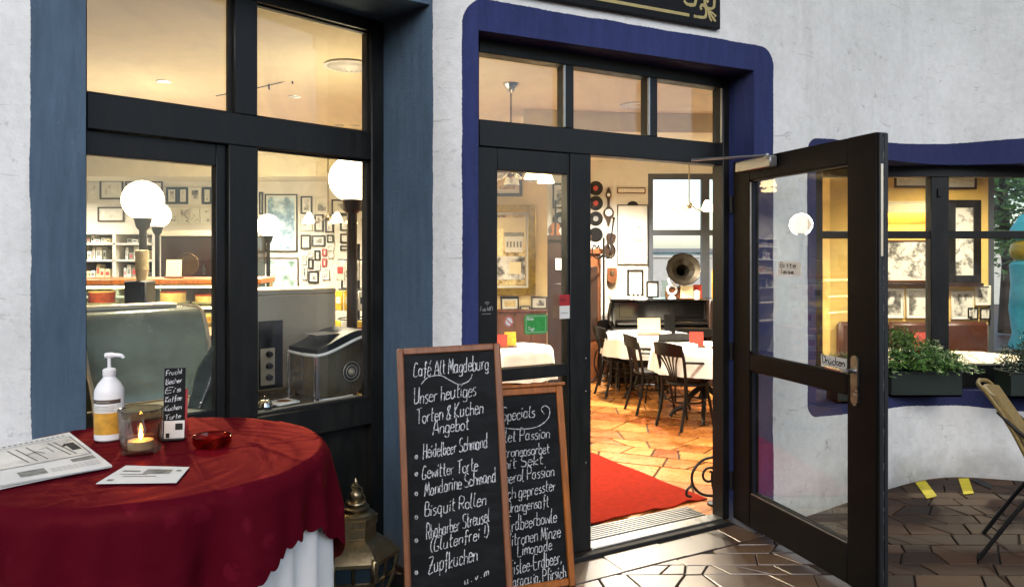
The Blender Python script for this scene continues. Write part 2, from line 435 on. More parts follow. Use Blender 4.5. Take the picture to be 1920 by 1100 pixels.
# old photographs, prints and painted mirror reflections: every picture differs by its object's random number
def picmat(name, stops, scale=7):
    m, T, bs = newmat(name); co = T.coord('Object'); oi = T.new('ShaderNodeObjectInfo')
    wv = T.math('MULTIPLY', oi.outputs['Random'], 90)
    n = T.noise(co, scale, 6, .62, .6, '4D', wv)
    n2 = T.noise(co, scale*5, 3, .6, 0, '4D', wv)
    T.link(T.ramp(T.math('MULTIPLY_ADD', n2, .3, T.math('MULTIPLY', n, .85)), stops), bs.inputs['Base Color'])
    bs.inputs['Roughness'].default_value = .35
    MATS[name] = m
picmat('photo_grey', [(.38, '1c1b1a'), (.5, '7a7771'), (.6, 'd6d3cb')])
picmat('photo_sepia', [(.36, '2c2014'), (.5, '8f7850'), (.62, 'dcc68f')])
picmat('reflection_blue', [(.36, '203040'), (.5, '6f8fa8'), (.62, 'c6d8e2')], 4)  # blue daylight reflection painted into a mirror face
picmat('reflection_green', [(.36, '2f4a40'), (.5, '8aa79a'), (.62, 'dfe8df')], 9)  # green leaf reflection painted into a mirror face
picmat('print_line', [(.40, '33302a'), (.46, 'c9c4b6'), (.7, 'e6e2d6')], 9)

# ------------------------------------------------------------------ facade plan: a wavering wall, points (x, y) from left to right
def bez(pts, n): return [(p.x, p.y) for p in cr([(*q, 0) for q in pts], n)]
W_A, W_B = (L(161, 2.78), 2.78), (L(806, 3.566), 3.566)          # outer corners of the left window opening
D_A, D_B = (L(897, 3.44), 3.44), (1.358, 4.187)                    # outer corners of the door opening
seg1 = bez([(-9.5, 2.0), (-5, 2.35), (-2.6, 2.66), (L(0, 2.72), 2.72), W_A], 8)
seg3 = bez([W_B, (L(835, 3.50), 3.50), (L(868, 3.455), 3.455), D_A], 5)
seg5c = [D_B, (L(1450, 4.275), 4.275), (L(1515, 4.46), 4.46), (L(1600, 4.74), 4.74), (L(1660, 4.95), 4.95), (L(1705, 5.10), 5.10), (L(1750, 5.21), 5.21),
         (L(1810, 5.24), 5.24), (L(1920, 5.15), 5.15), (L(2150, 4.95), 4.95), (L(2500, 4.6), 4.6), (9.0, 3.2)]
seg5 = bez(seg5c, 8)
plan = seg1[:-1]+[W_A, W_B]+seg3[1:-1]+[D_A, D_B]+seg5[1:]
def on_curve(px):                                                  # where the ray of a photo column meets the right-hand stretch of wall
    t = (px-CX)/F; best = None
    for a, b in zip(seg5, seg5[1:]):
        fa = a[0]-t*a[1]; fb = b[0]-t*b[1]
        if fa*fb <= 0: k = fa/(fa-fb); return (a[0]+(b[0]-a[0])*k, a[1]+(b[1]-a[1])*k)
R_A, R_B = on_curve(1530), on_curve(2140)
def insert(pl, p):
    for i in range(len(pl)-1):
        a, b = pl[i], pl[i+1]
        l = hypot(b[0]-a[0], b[1]-a[1])
        if abs(hypot(p[0]-a[0], p[1]-a[1])+hypot(p[0]-b[0], p[1]-b[1])-l) < 1e-6: pl.insert(i+1, p); return
for p in (R_A, R_B): insert(plan, p)
def densify(pl, step=.12):
    out = [pl[0]]
    for a, b in zip(pl, pl[1:]):
        l = hypot(b[0]-a[0], b[1]-a[1]); n = max(1, int(l/step))
        if (a, b) in ((W_A, W_B), (D_A, D_B)): n = 12
        out += [(a[0]+(b[0]-a[0])*k/n, a[1]+(b[1]-a[1])*k/n) for k in range(1, n)]+[b]
    return out
planD = densify(plan)
S = [0.0]
for a, b in zip(planD, planD[1:]): S.append(S[-1]+hypot(b[0]-a[0], b[1]-a[1]))
def s_at(p): i = min(range(len(planD)), key=lambda k: hypot(planD[k][0]-p[0], planD[k][1]-p[1])); return S[i]
def s_px(px):
    t = (px-CX)/F
    for i, (a, b) in enumerate(zip(planD, planD[1:])):
        fa = a[0]-t*a[1]; fb = b[0]-t*b[1]
        if fa*fb <= 0 and a[1] > 0: return S[i]+(S[i+1]-S[i])*fa/(fa-fb)
sWA, sWB, sDA, sDB, sRA, sRB = [s_at(p) for p in (W_A, W_B, D_A, D_B, R_A, R_B)]
TOPZ = 8.0
OPEN = [(sWA, sWB, 0.0, 2.75), (sDA, sDB, 0.0, 2.59), (sRA, sRB, .61, 2.19)]
zr = sorted(set([round(k*.2, 3) for k in range(21)]+[5.0, TOPZ]+[2.75, 2.59, .61, 2.19]))
wb = MB(); vid = {}; UV = []
def vert(i, z):
    if (i, z) not in vid: vid[(i, z)] = len(wb.v); wb.v.append((planD[i][0], planD[i][1], z)); UV.append((S[i], z))
    return vid[(i, z)]
for i in range(len(planD)-1):
    sm = (S[i]+S[i+1])/2
    for z0, z1 in zip(zr, zr[1:]):
        zm = (z0+z1)/2
        if any(a < sm < b and c < zm < d for a, b, c, d in OPEN): continue
        wb.f.append([vert(i, z0), vert(i+1, z0), vert(i+1, z1), vert(i, z1)]); wb.m.append(0)
# window and door planes: origin, bearing; local x runs right along the frame, local y inward
class Fr:
    def __init__(s, o, deg): s.o = Vector((*o, 0)); a = radians(deg); s.u = Vector((sin(a), cos(a), 0)); s.n = Vector((-cos(a), sin(a), 0)); s.rz = pi/2-a
    def s(s, px, off=0.0):
        t = (px-CX)/F; o = s.o+s.n*off; return (t*o.y-o.x)/(s.u.x-t*s.u.y)
    def d(s, px, off=0.0): return (s.o+s.n*off+s.u*s.s(px, off)).y
    def z(s, px, py, off=0.0): return Zp(py, s.d(px, off))
    def w(s, x, y, z=0.0): return s.o+s.u*x+s.n*y+Vector((0, 0, z))
FW = Fr((L(590, 3.55), 3.55), 44)
FD = Fr((L(1235, 4.11), 4.11), 61)
FR = Fr((L(1700, 5.33), 5.33), 90)
def reveal(sa, sb, z0, z1, ia, ib, sill):
    idx = [i for i in range(len(S)) if sa-1e-6 <= S[i] <= sb+1e-6]
    zs = [z for z in zr if z0-1e-6 <= z <= z1+1e-6]
    def addq(ps, uvs):
        o = len(wb.v); wb.v.extend(ps); UV.extend(uvs); wb.f.append([o, o+1, o+2, o+3]); wb.m.append(0)
    for (i, q) in ((idx[0], ia), (idx[-1], ib)):
        for a, b in zip(zs, zs[1:]):
            p = planD[i]; u = S[i]
            addq([(p[0], p[1], a), (q[0], q[1], a), (q[0], q[1], b), (p[0], p[1], b)], [(u, a), (u, a), (u, b), (u, b)])
    for z in ([z0, z1] if sill else [z1]):
        for i, j in zip(idx, idx[1:]):
            ki = (S[i]-sa)/(sb-sa); kj = (S[j]-sa)/(sb-sa)
            qi = (ia[0]+(ib[0]-ia[0])*ki, ia[1]+(ib[1]-ia[1])*ki); qj = (ia[0]+(ib[0]-ia[0])*kj, ia[1]+(ib[1]-ia[1])*kj)
            p, r = planD[i], planD[j]
            addq([(p[0], p[1], z), (r[0], r[1], z), (qj[0], qj[1], z), (qi[0], qi[1], z)], [(S[i], z), (S[j], z), (S[j], z), (S[i], z)])
def p2(v): return (v.x, v.y)
reveal(sWA, sWB, 0.0, 2.75, p2(FW.w(FW.s(148), .06)), p2(FW.w(FW.s(720), .10)), False)
reveal(sDA, sDB, 0.0, 2.59, p2(FD.w(FD.s(884), .06)), p2(FD.w(FD.s(1368), .10)), False)
reveal(sRA, sRB, .61, 2.19, (2.02, 5.42), (L(2140, 5.42), 5.42), True)

# plaster with the painted bands: flat paint with a hand-drawn edge
m, T, bs = newmat('facade_plaster')
uvn = T.new('ShaderNodeUVMap'); sp = T.new('ShaderNodeSeparateXYZ'); T.link(uvn.outputs[0], sp.inputs[0])
co = T.coord('Object')
wob = T.math('ADD', T.math('MULTIPLY_ADD', T.noise(co, 3.0, 2), .022, -.011), T.math('MULTIPLY_ADD', T.noise(co, 60, 3), .008, -.004))
def band(s0, s1, z0, z1, r, zsock=None):
    zsock = zsock or sp.outputs[1]
    cx, cz, hx, hz_ = (s0+s1)/2, (z0+z1)/2, (s1-s0)/2, (z1-z0)/2
    qx = T.math('ADD', T.math('ABSOLUTE', T.math('SUBTRACT', sp.outputs[0], cx)), r-hx)
    qz = T.math('ADD', T.math('ABSOLUTE', T.math('SUBTRACT', zsock, cz)), r-hz_)
    a = T.math('MAXIMUM', qx, 0.0); b = T.math('MAXIMUM', qz, 0.0)
    ln = T.math('SQRT', T.math('ADD', T.math('MULTIPLY', a, a), T.math('MULTIPLY', b, b)))
    d = T.math('SUBTRACT', T.math('ADD', ln, T.math('MINIMUM', T.math('MAXIMUM', qx, qz), 0.0)), r)
    return T.math('MULTIPLY_ADD', T.math('ADD', d, wob), -500.0, .5, clamp=True)
b1 = band(s_px(58), sWB+.022, -2.0, 3.02, .25)
b2 = band(s_px(866), s_px(1450), -2.0, 2.735, .11)
zk = T.math('MULTIPLY', T.math('SUBTRACT', sp.outputs[1], 1.42), T.math('MAXIMUM', T.math('MULTIPLY_ADD', T.math('SUBTRACT', s_px(1900), sp.outputs[0]), .115/(s_px(1900)-s_px(1530)), 1.0), 1.0))
b3 = band(s_px(1514), sRB+.25, -.94, .94, .10, zk)
fine = T.noise(co, 22, 6, .65); big = T.noise(co, 1.3, 5, .6); spots = T.noise(co, 7.5, 8, .72)
white = T.ramp(T.math('MULTIPLY_ADD', fine, .4, T.math('MULTIPLY', big, .6)), [(.3, 'c0c1bd'), (.62, 'dddedb')])
drip = T.new('ShaderNodeMapping'); drip.inputs['Scale'].default_value = (5, 5, .35); T.link(co, drip.inputs[0])
white = T.mix(T.ramp(T.noise(drip.outputs[0], 1.6, 6, .62), [(.55, 0.0), (.82, .22)]), white, '8f8f88')
white = T.mix(T.ramp(spots, [(.62, 0.0), (.72, .6)]), white, '5d5b57')
crk = T.new('ShaderNodeMapping'); crk.inputs['Scale'].default_value = (6, 6, 26); T.link(co, crk.inputs[0])
white = T.mix(T.ramp(T.noise(crk.outputs[0], 1.0, 7, .7, 1.2), [(.60, 0.0), (.68, .4)]), white, '6c6b68')
brm = T.new('ShaderNodeMapping'); brm.inputs['Scale'].default_value = (9, 9, 1.2); T.link(co, brm.inputs[0])
brush = T.noise(brm.outputs[0], 3.0, 6, .65, .5)
chip = T.ramp(T.noise(co, 55, 4, .7), [(.70, 0.0), (.735, .6)])
def paint(c0, c1): return T.mix(chip, T.ramp(T.math('MULTIPLY_ADD', brush, .5, T.math('MULTIPLY', big, .5)), [(.3, c0), (.7, c1)]), '8b9096')
c = T.mix(b1, white, paint('394a59', '526678'))
c = T.mix(b2, c, paint('212848', '323b6b'))
c = T.mix(b3, c, paint('252a4c', '30365e'))
# grime splashed up from the paving along the foot of the wall
sepz = T.new('ShaderNodeSeparateXYZ'); T.link(co, sepz.inputs[0])
foot = T.math('MULTIPLY', T.ramp(T.math('ADD', sepz.outputs[2], T.math('MULTIPLY_ADD', T.noise(co, 4, 5), .5, -.25)), [(0.0, .55), (.22, .0)]), 1.0)
c = T.mix(foot, c, '77756a')
T.link(c, bs.inputs['Base Color']); bs.inputs['Roughness'].default_value = .92; bs.inputs['Specular IOR Level'].default_value = .25
hh = T.math('ADD', T.math('MULTIPLY', fine, .8), T.math('ADD', T.math('MULTIPLY', spots, .6), T.math('MULTIPLY', T.noise(co, 90, 4), .35)))
T.link(T.bump(hh, .38, .012), bs.inputs['Normal'])
MATS['facade_plaster'] = m

bld = thing('cafe_building', 'wavy white plaster cafe building with blue painted bands round its openings', 'building')
wall = wb.build('wall', 'facade_plaster', bld, smooth=35, recalc=False)
uvl = wall.data.uv_layers.new(name='UVMap')
for lp in wall.data.loops: uvl.data[lp.index].uv = UV[lp.vertex_index]

# ------------------------------------------------------------------ ground, cafe floor, ceiling, inner walls
g = MB(); g.quad((-300, -300, -.035), (300, -300, -.035), (300, 300, -.035), (-300, 300, -.035))
m, T, bs = newmat('paving_far'); co = T.coord('Object')
vo = T.new('ShaderNodeTexVoronoi'); vo.feature = 'DISTANCE_TO_EDGE'; vo.inputs['Scale'].default_value = 4.2; T.link(co, vo.inputs['Vector'])
T.link(T.mix(T.ramp(vo.outputs[0], [(.02, 1.0), (.05, 0.0)]), T.ramp(T.noise(co, 3, 6), [(.3, '3f2b21'), (.7, '5c4334')]), '2a211c'), bs.inputs['Base Color'])
bs.inputs['Roughness'].default_value = .5; MATS['paving_far'] = m
tag(g.build('ground', 'paving_far', None, 0), 'brown paved ground reaching away on all sides', None, None, 'structure')
BACK = 9.5; LEFTX = -8.5; RIGHTX = 3.15; RY = 7.4; RX2 = 8.0; CZ = 2.76
inner = [p for p in plan if LEFTX < p[0] < RX2]
fl_poly = [(p[0], p[1]+.02) for p in inner]
# floor edge at the openings follows the frame planes, so the paving reaches the threshold
iD = fl_poly.index((D_A[0], D_A[1]+.02))
fl_poly[iD] = p2(FD.w(FD.s(890), 0.0)); fl_poly[iD+1] = p2(FD.w(FD.s(1368), 0.0))
iW = fl_poly.index((W_A[0], W_A[1]+.02))
fl_poly[iW+1] = p2(FW.w(FW.s(720), .0))
room_back = [(RX2, RY), (RIGHTX, RY), (RIGHTX, BACK), (LEFTX, BACK)]
b = MB(); b.prism([(p[0], p[1]) for p in fl_poly]+room_back, -.03, .012)
cafe_floor = tag(b.build('cafe_floor', 'grout_in', None, 0), 'orange terracotta tiled floor inside the cafe', None, None, 'structure')
b = MB(); b.prism([(p[0], p[1]+.004) for p in inner]+room_back, CZ, CZ+.12)
tag(b.build('cafe_ceiling', 'ceiling_paint', None, 0), 'cream painted ceiling of the cafe', None, None, 'structure')
def inner_wall(name, boxes, m, label):
    b = MB()
    for q in boxes: b.box(*q)
    return tag(b.build(name, m, None, 0), label, None, None, 'structure')
BW = (1.73, 3.12, .95, 2.60)                                       # street window in the back wall: x0 x1 z0 z1
inner_wall('back_wall', [(LEFTX, BW[0], BACK, BACK+.25, 0, CZ), (BW[0], BW[1], BACK, BACK+.25, 0, BW[2]), (BW[0], BW[1], BACK, BACK+.25, BW[3], CZ),
                         (BW[1], RIGHTX+.25, BACK, BACK+.25, 0, CZ)], 'plaster_white', 'pale plaster back wall of the cafe hung with pictures')
SW = (4.72, 6.6, .55, 2.45)
inner_wall('alcove_wall', [(RIGHTX, SW[0], RY, RY+.25, 0, CZ), (SW[0], SW[1], RY, RY+.25, 0, SW[2]), (SW[0], SW[1], RY, RY+.25, SW[3], CZ),
                           (SW[1], RX2, RY, RY+.25, 0, CZ)], 'plaster_yellow', 'warm yellow plaster wall of the alcove behind the planters')
inner_wall('side_wall', [(RIGHTX, RIGHTX+.25, RY+.25, BACK, 0, CZ)], 'plaster_cream', 'cream side wall between dining room and alcove')
inner_wall('end_wall', [(LEFTX-.2, LEFTX, 2.0, BACK, 0, CZ), (RX2, RX2+.2, 3.4, RY+.25, 0, CZ)], 'plaster_cream', 'cream end walls closing the cafe')
PX0, PX1, PY = -.62, .36, 7.6
inner_wall('pier_wall', [(PX0, PX1, PY, PY+.3, 0, CZ)], 'plaster_pier', 'yellow plaster pier carrying the gold framed picture')
b = MB()
arc = [(.1+3.2*k/14, 6.15+.22*sin(pi*k/14)) for k in range(15)]
for p, q in zip(arc, arc[1:]): b.add([(p[0], p[1], 2.60), (q[0], q[1], 2.60), (q[0], q[1]+.35, 2.60), (p[0], p[1]+.35, 2.60), (p[0], p[1], CZ), (q[0], q[1], CZ), (q[0], q[1]+.35, CZ), (p[0], p[1]+.35, CZ)],
    [(0, 1, 2, 3), (0, 4, 5, 1), (3, 2, 6, 7)])
tag(b.build('ceiling_beam', 'ceiling_paint', None, 30), 'curved dropped beam across the ceiling', None, None, 'structure')
inner_wall('bulkhead', [(LEFTX, .3, 8.9, BACK-.003, 2.50, CZ), (-5.6, -.6, 7.1, 7.5, 2.58, CZ)], 'ceiling_paint', 'dropped ceiling bulkheads along the picture wall')

# ------------------------------------------------------------------ tiles
def clip(poly, a, nrm, gap=0.0):
    out = []; n = len(poly)
    f = lambda p: (p[0]-a[0])*nrm[0]+(p[1]-a[1])*nrm[1]-gap
    for i in range(n):
        p, q = poly[i], poly[(i+1) % n]; fp, fq = f(p), f(q)
        if fp >= 0: out.append(p)
        if fp*fq < 0: k = fp/(fp-fq); out.append((p[0]+(q[0]-p[0])*k, p[1]+(q[1]-p[1])*k))
    return out
def area(p): return abs(sum(p[i][0]*p[(i+1) % len(p)][1]-p[(i+1) % len(p)][0]*p[i][1] for i in range(len(p))))/2
def inset(poly, g_):
    out = poly; n = len(poly); cx = sum(p[0] for p in poly)/n; cy = sum(p[1] for p in poly)/n
    for i in range(n):
        p, q = poly[i], poly[(i+1) % n]; dx, dy = q[0]-p[0], q[1]-p[1]; l = hypot(dx, dy)
        if l < 1e-5: continue
        nr = (-dy/l, dx/l)
        if (cx-p[0])*nr[0]+(cy-p[1])*nr[1] < 0: nr = (-nr[0], -nr[1])
        out = clip(out, p, nr, g_)
        if len(out) < 3: return []
    return out
def rows(x0, x1, y0, y1, rh, ln, rng, rot=0.0, c=(0, 0), slant=.5, fan=0.0):
    polys = []; y = y0
    def yb(y_, x, ph): return y_+.05*rh*sin(x*2.1+ph)+fan*(x-c[0])**2
    lo_ph = rng.uniform(0, 6)
    while y < y1:
        h = rh*rng.uniform(.75, 1.3); hi_ph = rng.uniform(0, 6)
        x = x0-rng.uniform(0, ln); cut = x; sk = rng.uniform(-slant, slant)*h
        while x < x1:
            l = ln*rng.uniform(.5, 1.5); nx = x+l; nsk = rng.uniform(-slant, slant)*h
            q = [(x, yb(y, x, lo_ph)), (nx, yb(y, nx, lo_ph)), (nx+nsk, yb(y+h, nx, hi_ph)), (x+sk, yb(y+h, x, hi_ph))]
            if rng.random() < .4 and l > ln*.8:                   # some stones are split across the corner
                t = rng.uniform(.3, .7); mid = (x+(nx-x)*t, yb(y, x+(nx-x)*t, lo_ph)); md2 = (x+sk+(nx+nsk-x-sk)*(1-t), yb(y+h, x, hi_ph)*(t)+yb(y+h, nx, hi_ph)*(1-t))
                polys += [[q[0], mid, md2, q[3]], [mid, q[1], q[2], md2]]
            else: polys.append(q)
            x, sk = nx, nsk
        lo_ph = hi_ph; y += h
    cr_, sr = cos(rot), sin(rot)
    return [[(c[0]+(p[0]-c[0])*cr_-(p[1]-c[1])*sr, c[1]+(p[0]-c[0])*sr+(p[1]-c[1])*cr_) for p in q] for q in polys]
def inview(p, z): return p[1] > .5 and -60 < CX+p[0]/p[1]*F < 1990 and HZ+(CH-z)/p[1]*F < 1180
rng = random.Random(5)
dn = p2(-FD.n); d0 = p2(FD.w(0, -.05))
out_polys = []
first = [[p2(FD.w(a, -.05)), p2(FD.w(b_, -.05)), p2(FD.w(b_+.03, -.26)), p2(FD.w(a-.02, -.26))] for a, b_ in ((-1.3, -1.02), (-1.02, -.74), (-.74, -.42), (-.42, -.05), (-.05, .16), (.16, .37), (.37, .52))]
for q in first: out_polys.append(q)
dl = p2(FD.w(0, -.265))
for q in rows(-.4, 5.0, 2.9, 5.6, .135, .25, rng, 0.0, (.9, 3.5), .8):
    cxm = sum(p[0] for p in q)/4
    if cxm < 1.75: q = clip(q, dl, dn)
    if len(q) >= 3 and area(q) > .004: out_polys.append(q)
def wall_y(x):
    for a, b_ in zip(planD, planD[1:]):
        if a[0] <= x <= b_[0]: return a[1]+(b_[1]-a[1])*(x-a[0])/max(b_[0]-a[0], 1e-6)
    return 9
pave = MB(); pave.prism([(-4.6, 1.2), (4.6, 1.2), (4.6, 5.6), (2.0, 5.6), (.9, 4.3), (-.4, 3.7), (-4.6, 2.9)], -.06, -.012)
pavement = tag(pave.build('pavement', 'grout', None, 0), 'brown crazy paving in front of the cafe door', None, None, 'structure')
nt_ = 0; rest = MB()
for q in out_polys:
    q = inset(q, .0045)
    if len(q) < 3 or area(q) < .002: continue
    cxm = sum(p[0] for p in q)/len(q); cym = sum(p[1] for p in q)/len(q)
    if cym > wall_y(cxm)+.35 and not (-.3 < cxm < 1.4): continue
    if not any(inview(p, 0) for p in q): continue
    b = MB(); b.prism([(p[0]-cxm, p[1]-cym) for p in q], -.03, random.uniform(-.003, .0015), .003)
    if nt_ < 290:
        o = b.build('tile', 'tile_out' if cxm < 1.55 else 'tile_out_rough', pavement, 30, loc=(cxm, cym, 0)); nt_ += 1
        o.rotation_euler = (random.gauss(0, .006), random.gauss(0, .006), 0)
n_in = 0
for q in rows(-.5, 4.6, 3.6, 9.7, .27, .42, rng, radians(-22), (1.6, 6.5), .5):
    q = clip(q, p2(FD.w(0, .25)), p2(FD.n))
    if len(q) < 3: continue
    q = inset(q, .008)
    if len(q) < 3 or area(q) < .004: continue
    cxm = sum(p[0] for p in q)/len(q); cym = sum(p[1] for p in q)/len(q)
    px = CX+cxm/cym*F
    if not (1050 < px < 1420 and cym < 9.4): continue
    b = MB(); b.prism([(p[0]-cxm, p[1]-cym) for p in q], 0, .012+random.uniform(-.001, .0015), .002)
    b.build('tile', 'tile_in', cafe_floor, 30, loc=(cxm, cym, .010)); n_in += 1
FZ = .022

# the facade stands in a high covered passage that opens to the courtyard behind the camera
b = MB(); b.prism([(p[0], p[1]-.002) for p in planD][::-1]+[(-9.5, -1.2), (9.0, -1.2)], TOPZ-.35, TOPZ)  # slab out of view, reach and height set to shade paving and facade
tag(b.build('passage_soffit', 'plaster_white', None, 0), 'unseen pale ceiling of the covered passage outside the cafe', None, None, 'structure')
cy = thing('courtyard_building', 'unseen pale rose building on the opposite side of the courtyard', 'building', (0, -16, 0))  # out of view, added and sized for skylight on the facade and glass reflections
b = MB(); b.box(-22, 22, -1, 0, 0, 6.0); b.build('wall', 'rose_render', cy, 0)
for r_ in range(2):
    for k in range(12):
        b = MB(); b.box(-17.6+3.0*k, -16.2+3.0*k, .0, .05, .9+2.7*r_, 2.3+2.7*r_, .01); f = b.build('window', 'black_paint', cy, 0)
        for q in (0, 1): MB().box(-17.5+3.0*k+.63*q, -16.93+3.0*k+.63*q, .05, .056, .98+2.7*r_, 2.22+2.7*r_).build('pane', 'dark_glass', f, 0)

# ------------------------------------------------------------------ left window: window > rail, pane, sill ...
def part_at(b, name, m, parent, fr, smooth=40):
    o = b.build(name, m, parent, smooth); o.location = fr.o; o.rotation_euler.z = fr.rz; return o
X = lambda px, off=0.0: FW.s(px, off)
zt0, zt1 = 2.036, 2.176; ztop = 2.69; zs = .83
b = MB()
b.box(X(146), X(163), 0, .09, .0, 2.76, .004)
b.box(X(697), X(722), 0, .09, .0, 2.76, .004)
b.box(X(163), X(697), .002, .088, ztop, 2.757, .004)
b.box(X(163), X(697), .002, .088, zt0, zt1, .004)
b.box(X(440), X(484), .003, .087, zt1, ztop, .004)
b.box(X(430), X(485), .003, .087, zs, zt0, .004)
b.box(X(163), X(697), -.004, .10, .70, zs-.002, .005)
win1 = part_at(b, 'window', 'black_paint', bld, FW); tag(win1, 'tall black framed window beside the red table')
def sub(b, name, m, parent, smooth=40): return b.build(name, m, parent, smooth)
# sash of the lower left light
b = MB(); zsh = FW.z(166, 288); zb = zs
b.box(X(163)+.001, X(166), .03, .08, zb, zt0, .003); b.box(X(411), X(430)-.001, .03, .08, zb, zt0, .003)
b.box(X(166), X(411), .031, .079, zsh, zt0-.001, .003); b.box(X(166), X(411), .031, .079, zb, zb+.05, .003)
sub(b, 'sash', 'black_paint', win1)
for x0, x1, z0, z1 in ((X(163), X(440), zt1, ztop), (X(484), X(697), zt1, ztop), (X(166), X(411), zb+.05, zsh), (X(485), X(697), zs, zt0)):
    sub(MB().box(x0-.004, x1+.004, .052, .056, z0-.004, z1+.004), 'pane', GLASS, win1, 0)
for x0, x1, z0, z1 in ((X(163), X(440), zt1, ztop), (X(484), X(697), zt1, ztop), (X(485), X(697), zs, zt0)):
    b = MB(); g_ = .009
    for q in ((x0, x0+g_, z0, z1), (x1-g_, x1, z0, z1), (x0+g_, x1-g_, z0, z0+g_), (x0+g_, x1-g_, z1-g_, z1)): b.box(q[0], q[1], .030, .0515, q[2], q[3])
    sub(b, 'glazing_bead', 'rubber', win1)
b = MB(); b.box(X(163)+.002, X(697)-.002, .045, .075, .03, .69); sub(b, 'lower_panel', 'black_paint', win1)
b = MB(); b.box(X(163), X(697), .02, .085, .0, .05, .003); b.box(X(430), X(485), .018, .05, .05, .69, .004); sub(b, 'bottom_rail', 'black_paint', win1)
# ------------------------------------------------------------------ entrance: door frame with transom lights and sidelight
X = lambda px, off=0.0: FD.s(px, off)
b = MB(); zh, zt1, zt0 = 2.527, 2.206, 2.078
jl, jr = X(884), X(1370)
b.box(jl, X(899), 0, .09, .02, 2.6, .004); b.box(X(1356), jr, 0, .09, .02, 2.6, .004)
b.box(X(899), X(1356), .002, .088, zh, 2.595, .004); b.box(X(899), X(1356), .002, .088, zt0, zt1, .004)
for a, c in ((1061, 1077), (1219.5, 1234)): b.box(X(a), X(c), .004, .086, zt1, zh, .003)
b.box(X(1070), X(1109), .003, .087, .02, zt0, .004)
ent = part_at(b, 'door_frame', 'black_paint', bld, FD); tag(ent, 'black entrance frame with three transom lights and a sidelight')
for a, c in ((899, 1061), (1077, 1219.5), (1234, 1356)): sub(MB().box(X(a)-.004, X(c)+.004, .052, .056, zt1-.004, zh+.004), 'pane', GLASS, ent, 0)
for a, c in ((1057.5, 1060), (1216, 1218.5), (1353, 1355.2)): sub(MB().box(X(a), X(c), -.002, .01, zt1+.004, zh-.004), 'glazing_bead', 'alu', ent)
zsd = FD.z(935, 318); zm1 = FD.z(1000, 688); zm0 = FD.z(1000, 711)
b = MB(); b.box(X(899), X(935), .01, .075, .02, zt0-.001, .004)
b.box(X(935), X(1066), .011, .074, zsd, zt0-.001, .003); b.box(X(935), X(1066), .011, .074, zm0, zm1, .003); b.box(X(935), X(1066), .011, .074, .02, .20, .003)
b.box(X(1066), X(1070), .012, .07, .02, zt0-.002, .002)
sl_ = sub(b, 'sidelight_leaf', 'black_paint', ent)
for z0, z1 in ((zm1, zsd), (.20, zm0)): sub(MB().box(X(935)-.004, X(1066)+.004, .042, .046, z0-.004, z1+.004), 'pane', GLASS, ent, 0)
b = MB(); b.box(X(1109), X(1356), -.005, .085, 0, .030, .004); sub(b, 'threshold', 'alu', ent)
b = MB(); b.box(X(899), X(1356), -.045, -.006, -.012, .018, .004); sub(b, 'threshold_strip', 'rubber', ent)
for zz in (.48, .85, 1.02): sub(MB().lathe([(.006, 0), (.004, .004), (.0001, .005)], 10, (X(1098), -.001, zz), Vector((0, -1, 0))), 'screw_head', 'nickel', ent)
# stickers on the sidelight
def rect_sticker(fr, parent, x0, y0, x1, y1, off, m, label, name='sticker', rnd=0.0):
    pxm = (x0+x1)/2; a, c = fr.s(x0, off), fr.s(x1, off); z1, z0 = fr.z(pxm, y0, off), fr.z(pxm, y1, off)
    if rnd:
        r = rnd*(z1-z0); P = []
        for cx_, cz_, a0 in ((c-r, z1-r, 0), (a+r, z1-r, 90), (a+r, z0+r, 180), (c-r, z0+r, 270)):
            P += [(cx_+r*cos(radians(a0+t)), cz_+r*sin(radians(a0+t))) for t in (0, 30, 60, 90)]
    else: P = [(a, z0), (c, z0), (c, z1), (a, z1)]
    o = sub(MB().plate(P, off-.0012, off), name, m, parent, 0); o['label'] = label
    return a, c, z0, z1
a, c, z0, z1 = rect_sticker(FD, ent, 983, 589, 1026, 626, .040, 'sticker_green', 'green travel sticker on the sidelight', rnd=.15)
q = [[(a+.01, z0+.01), (c-.01, z0+.01), (c-.01, z1-.01), (a+.01, z1-.01), (a+.01, z0+.01)]]+write('Reise', .016, a+.014, z1-.028)+write('Tipp', .018, a+.02, z0+.02)
lettering('sticker_print', q, 'sticker_white', ent, .0384, .0022)
rect_sticker(FD, ent, 1049, 552, 1071, 573, .0105, 'sticker_red', 'dark red sticker on the sidelight edge')
rect_sticker(FD, ent, 1049, 573, 1071, 597, .0105, 'sticker_white', 'white payment sticker below the red one')
a, c = X(1050), X(1070)
lettering('sticker_print', write('OPEN'.replace('N', 'n'), .012, a+.008, FD.z(1060, 565))+[[(a+.01, FD.z(1060, 587)), (c-.01, FD.z(1060, 587))]], 'ink', ent, .0088, .002)
cxs, czs = FD.s(954, .04), FD.z(954, 603, .04); rs = .027
o = sub(MB().lathe([(rs, 0), (rs, .001)], 24, (cxs, .040, czs), Vector((0, -1, 0))), 'sticker', 'sticker_white', ent, 0); o['label'] = 'round white sticker with a red ring'
ring = [(cxs+rs*.86*cos(k*pi/12), czs+rs*.86*sin(k*pi/12)) for k in range(25)]
lettering('sticker_print', [ring, [(cxs-.015, czs+.014), (cxs+.015, czs-.014)]], 'red_label', ent, .0386, .006)
xa = X(902); zw = FD.z(915, 583)
lines = write('Free', .020, xa, zw, fit=.032)+write('WIFI', .020, xa+.036, zw, fit=.032)
for r in (.006, .012, .018): lines.append([(X(915)+r*cos(radians(t)), FD.z(915, 573)+r*sin(radians(t))) for t in range(45, 136, 15)])
lines.append([(xa+.008, zw-.014), (xa+.058, zw-.014)])
lettering('sticker_print', lines, 'grey_label', ent, .0085, .0026)
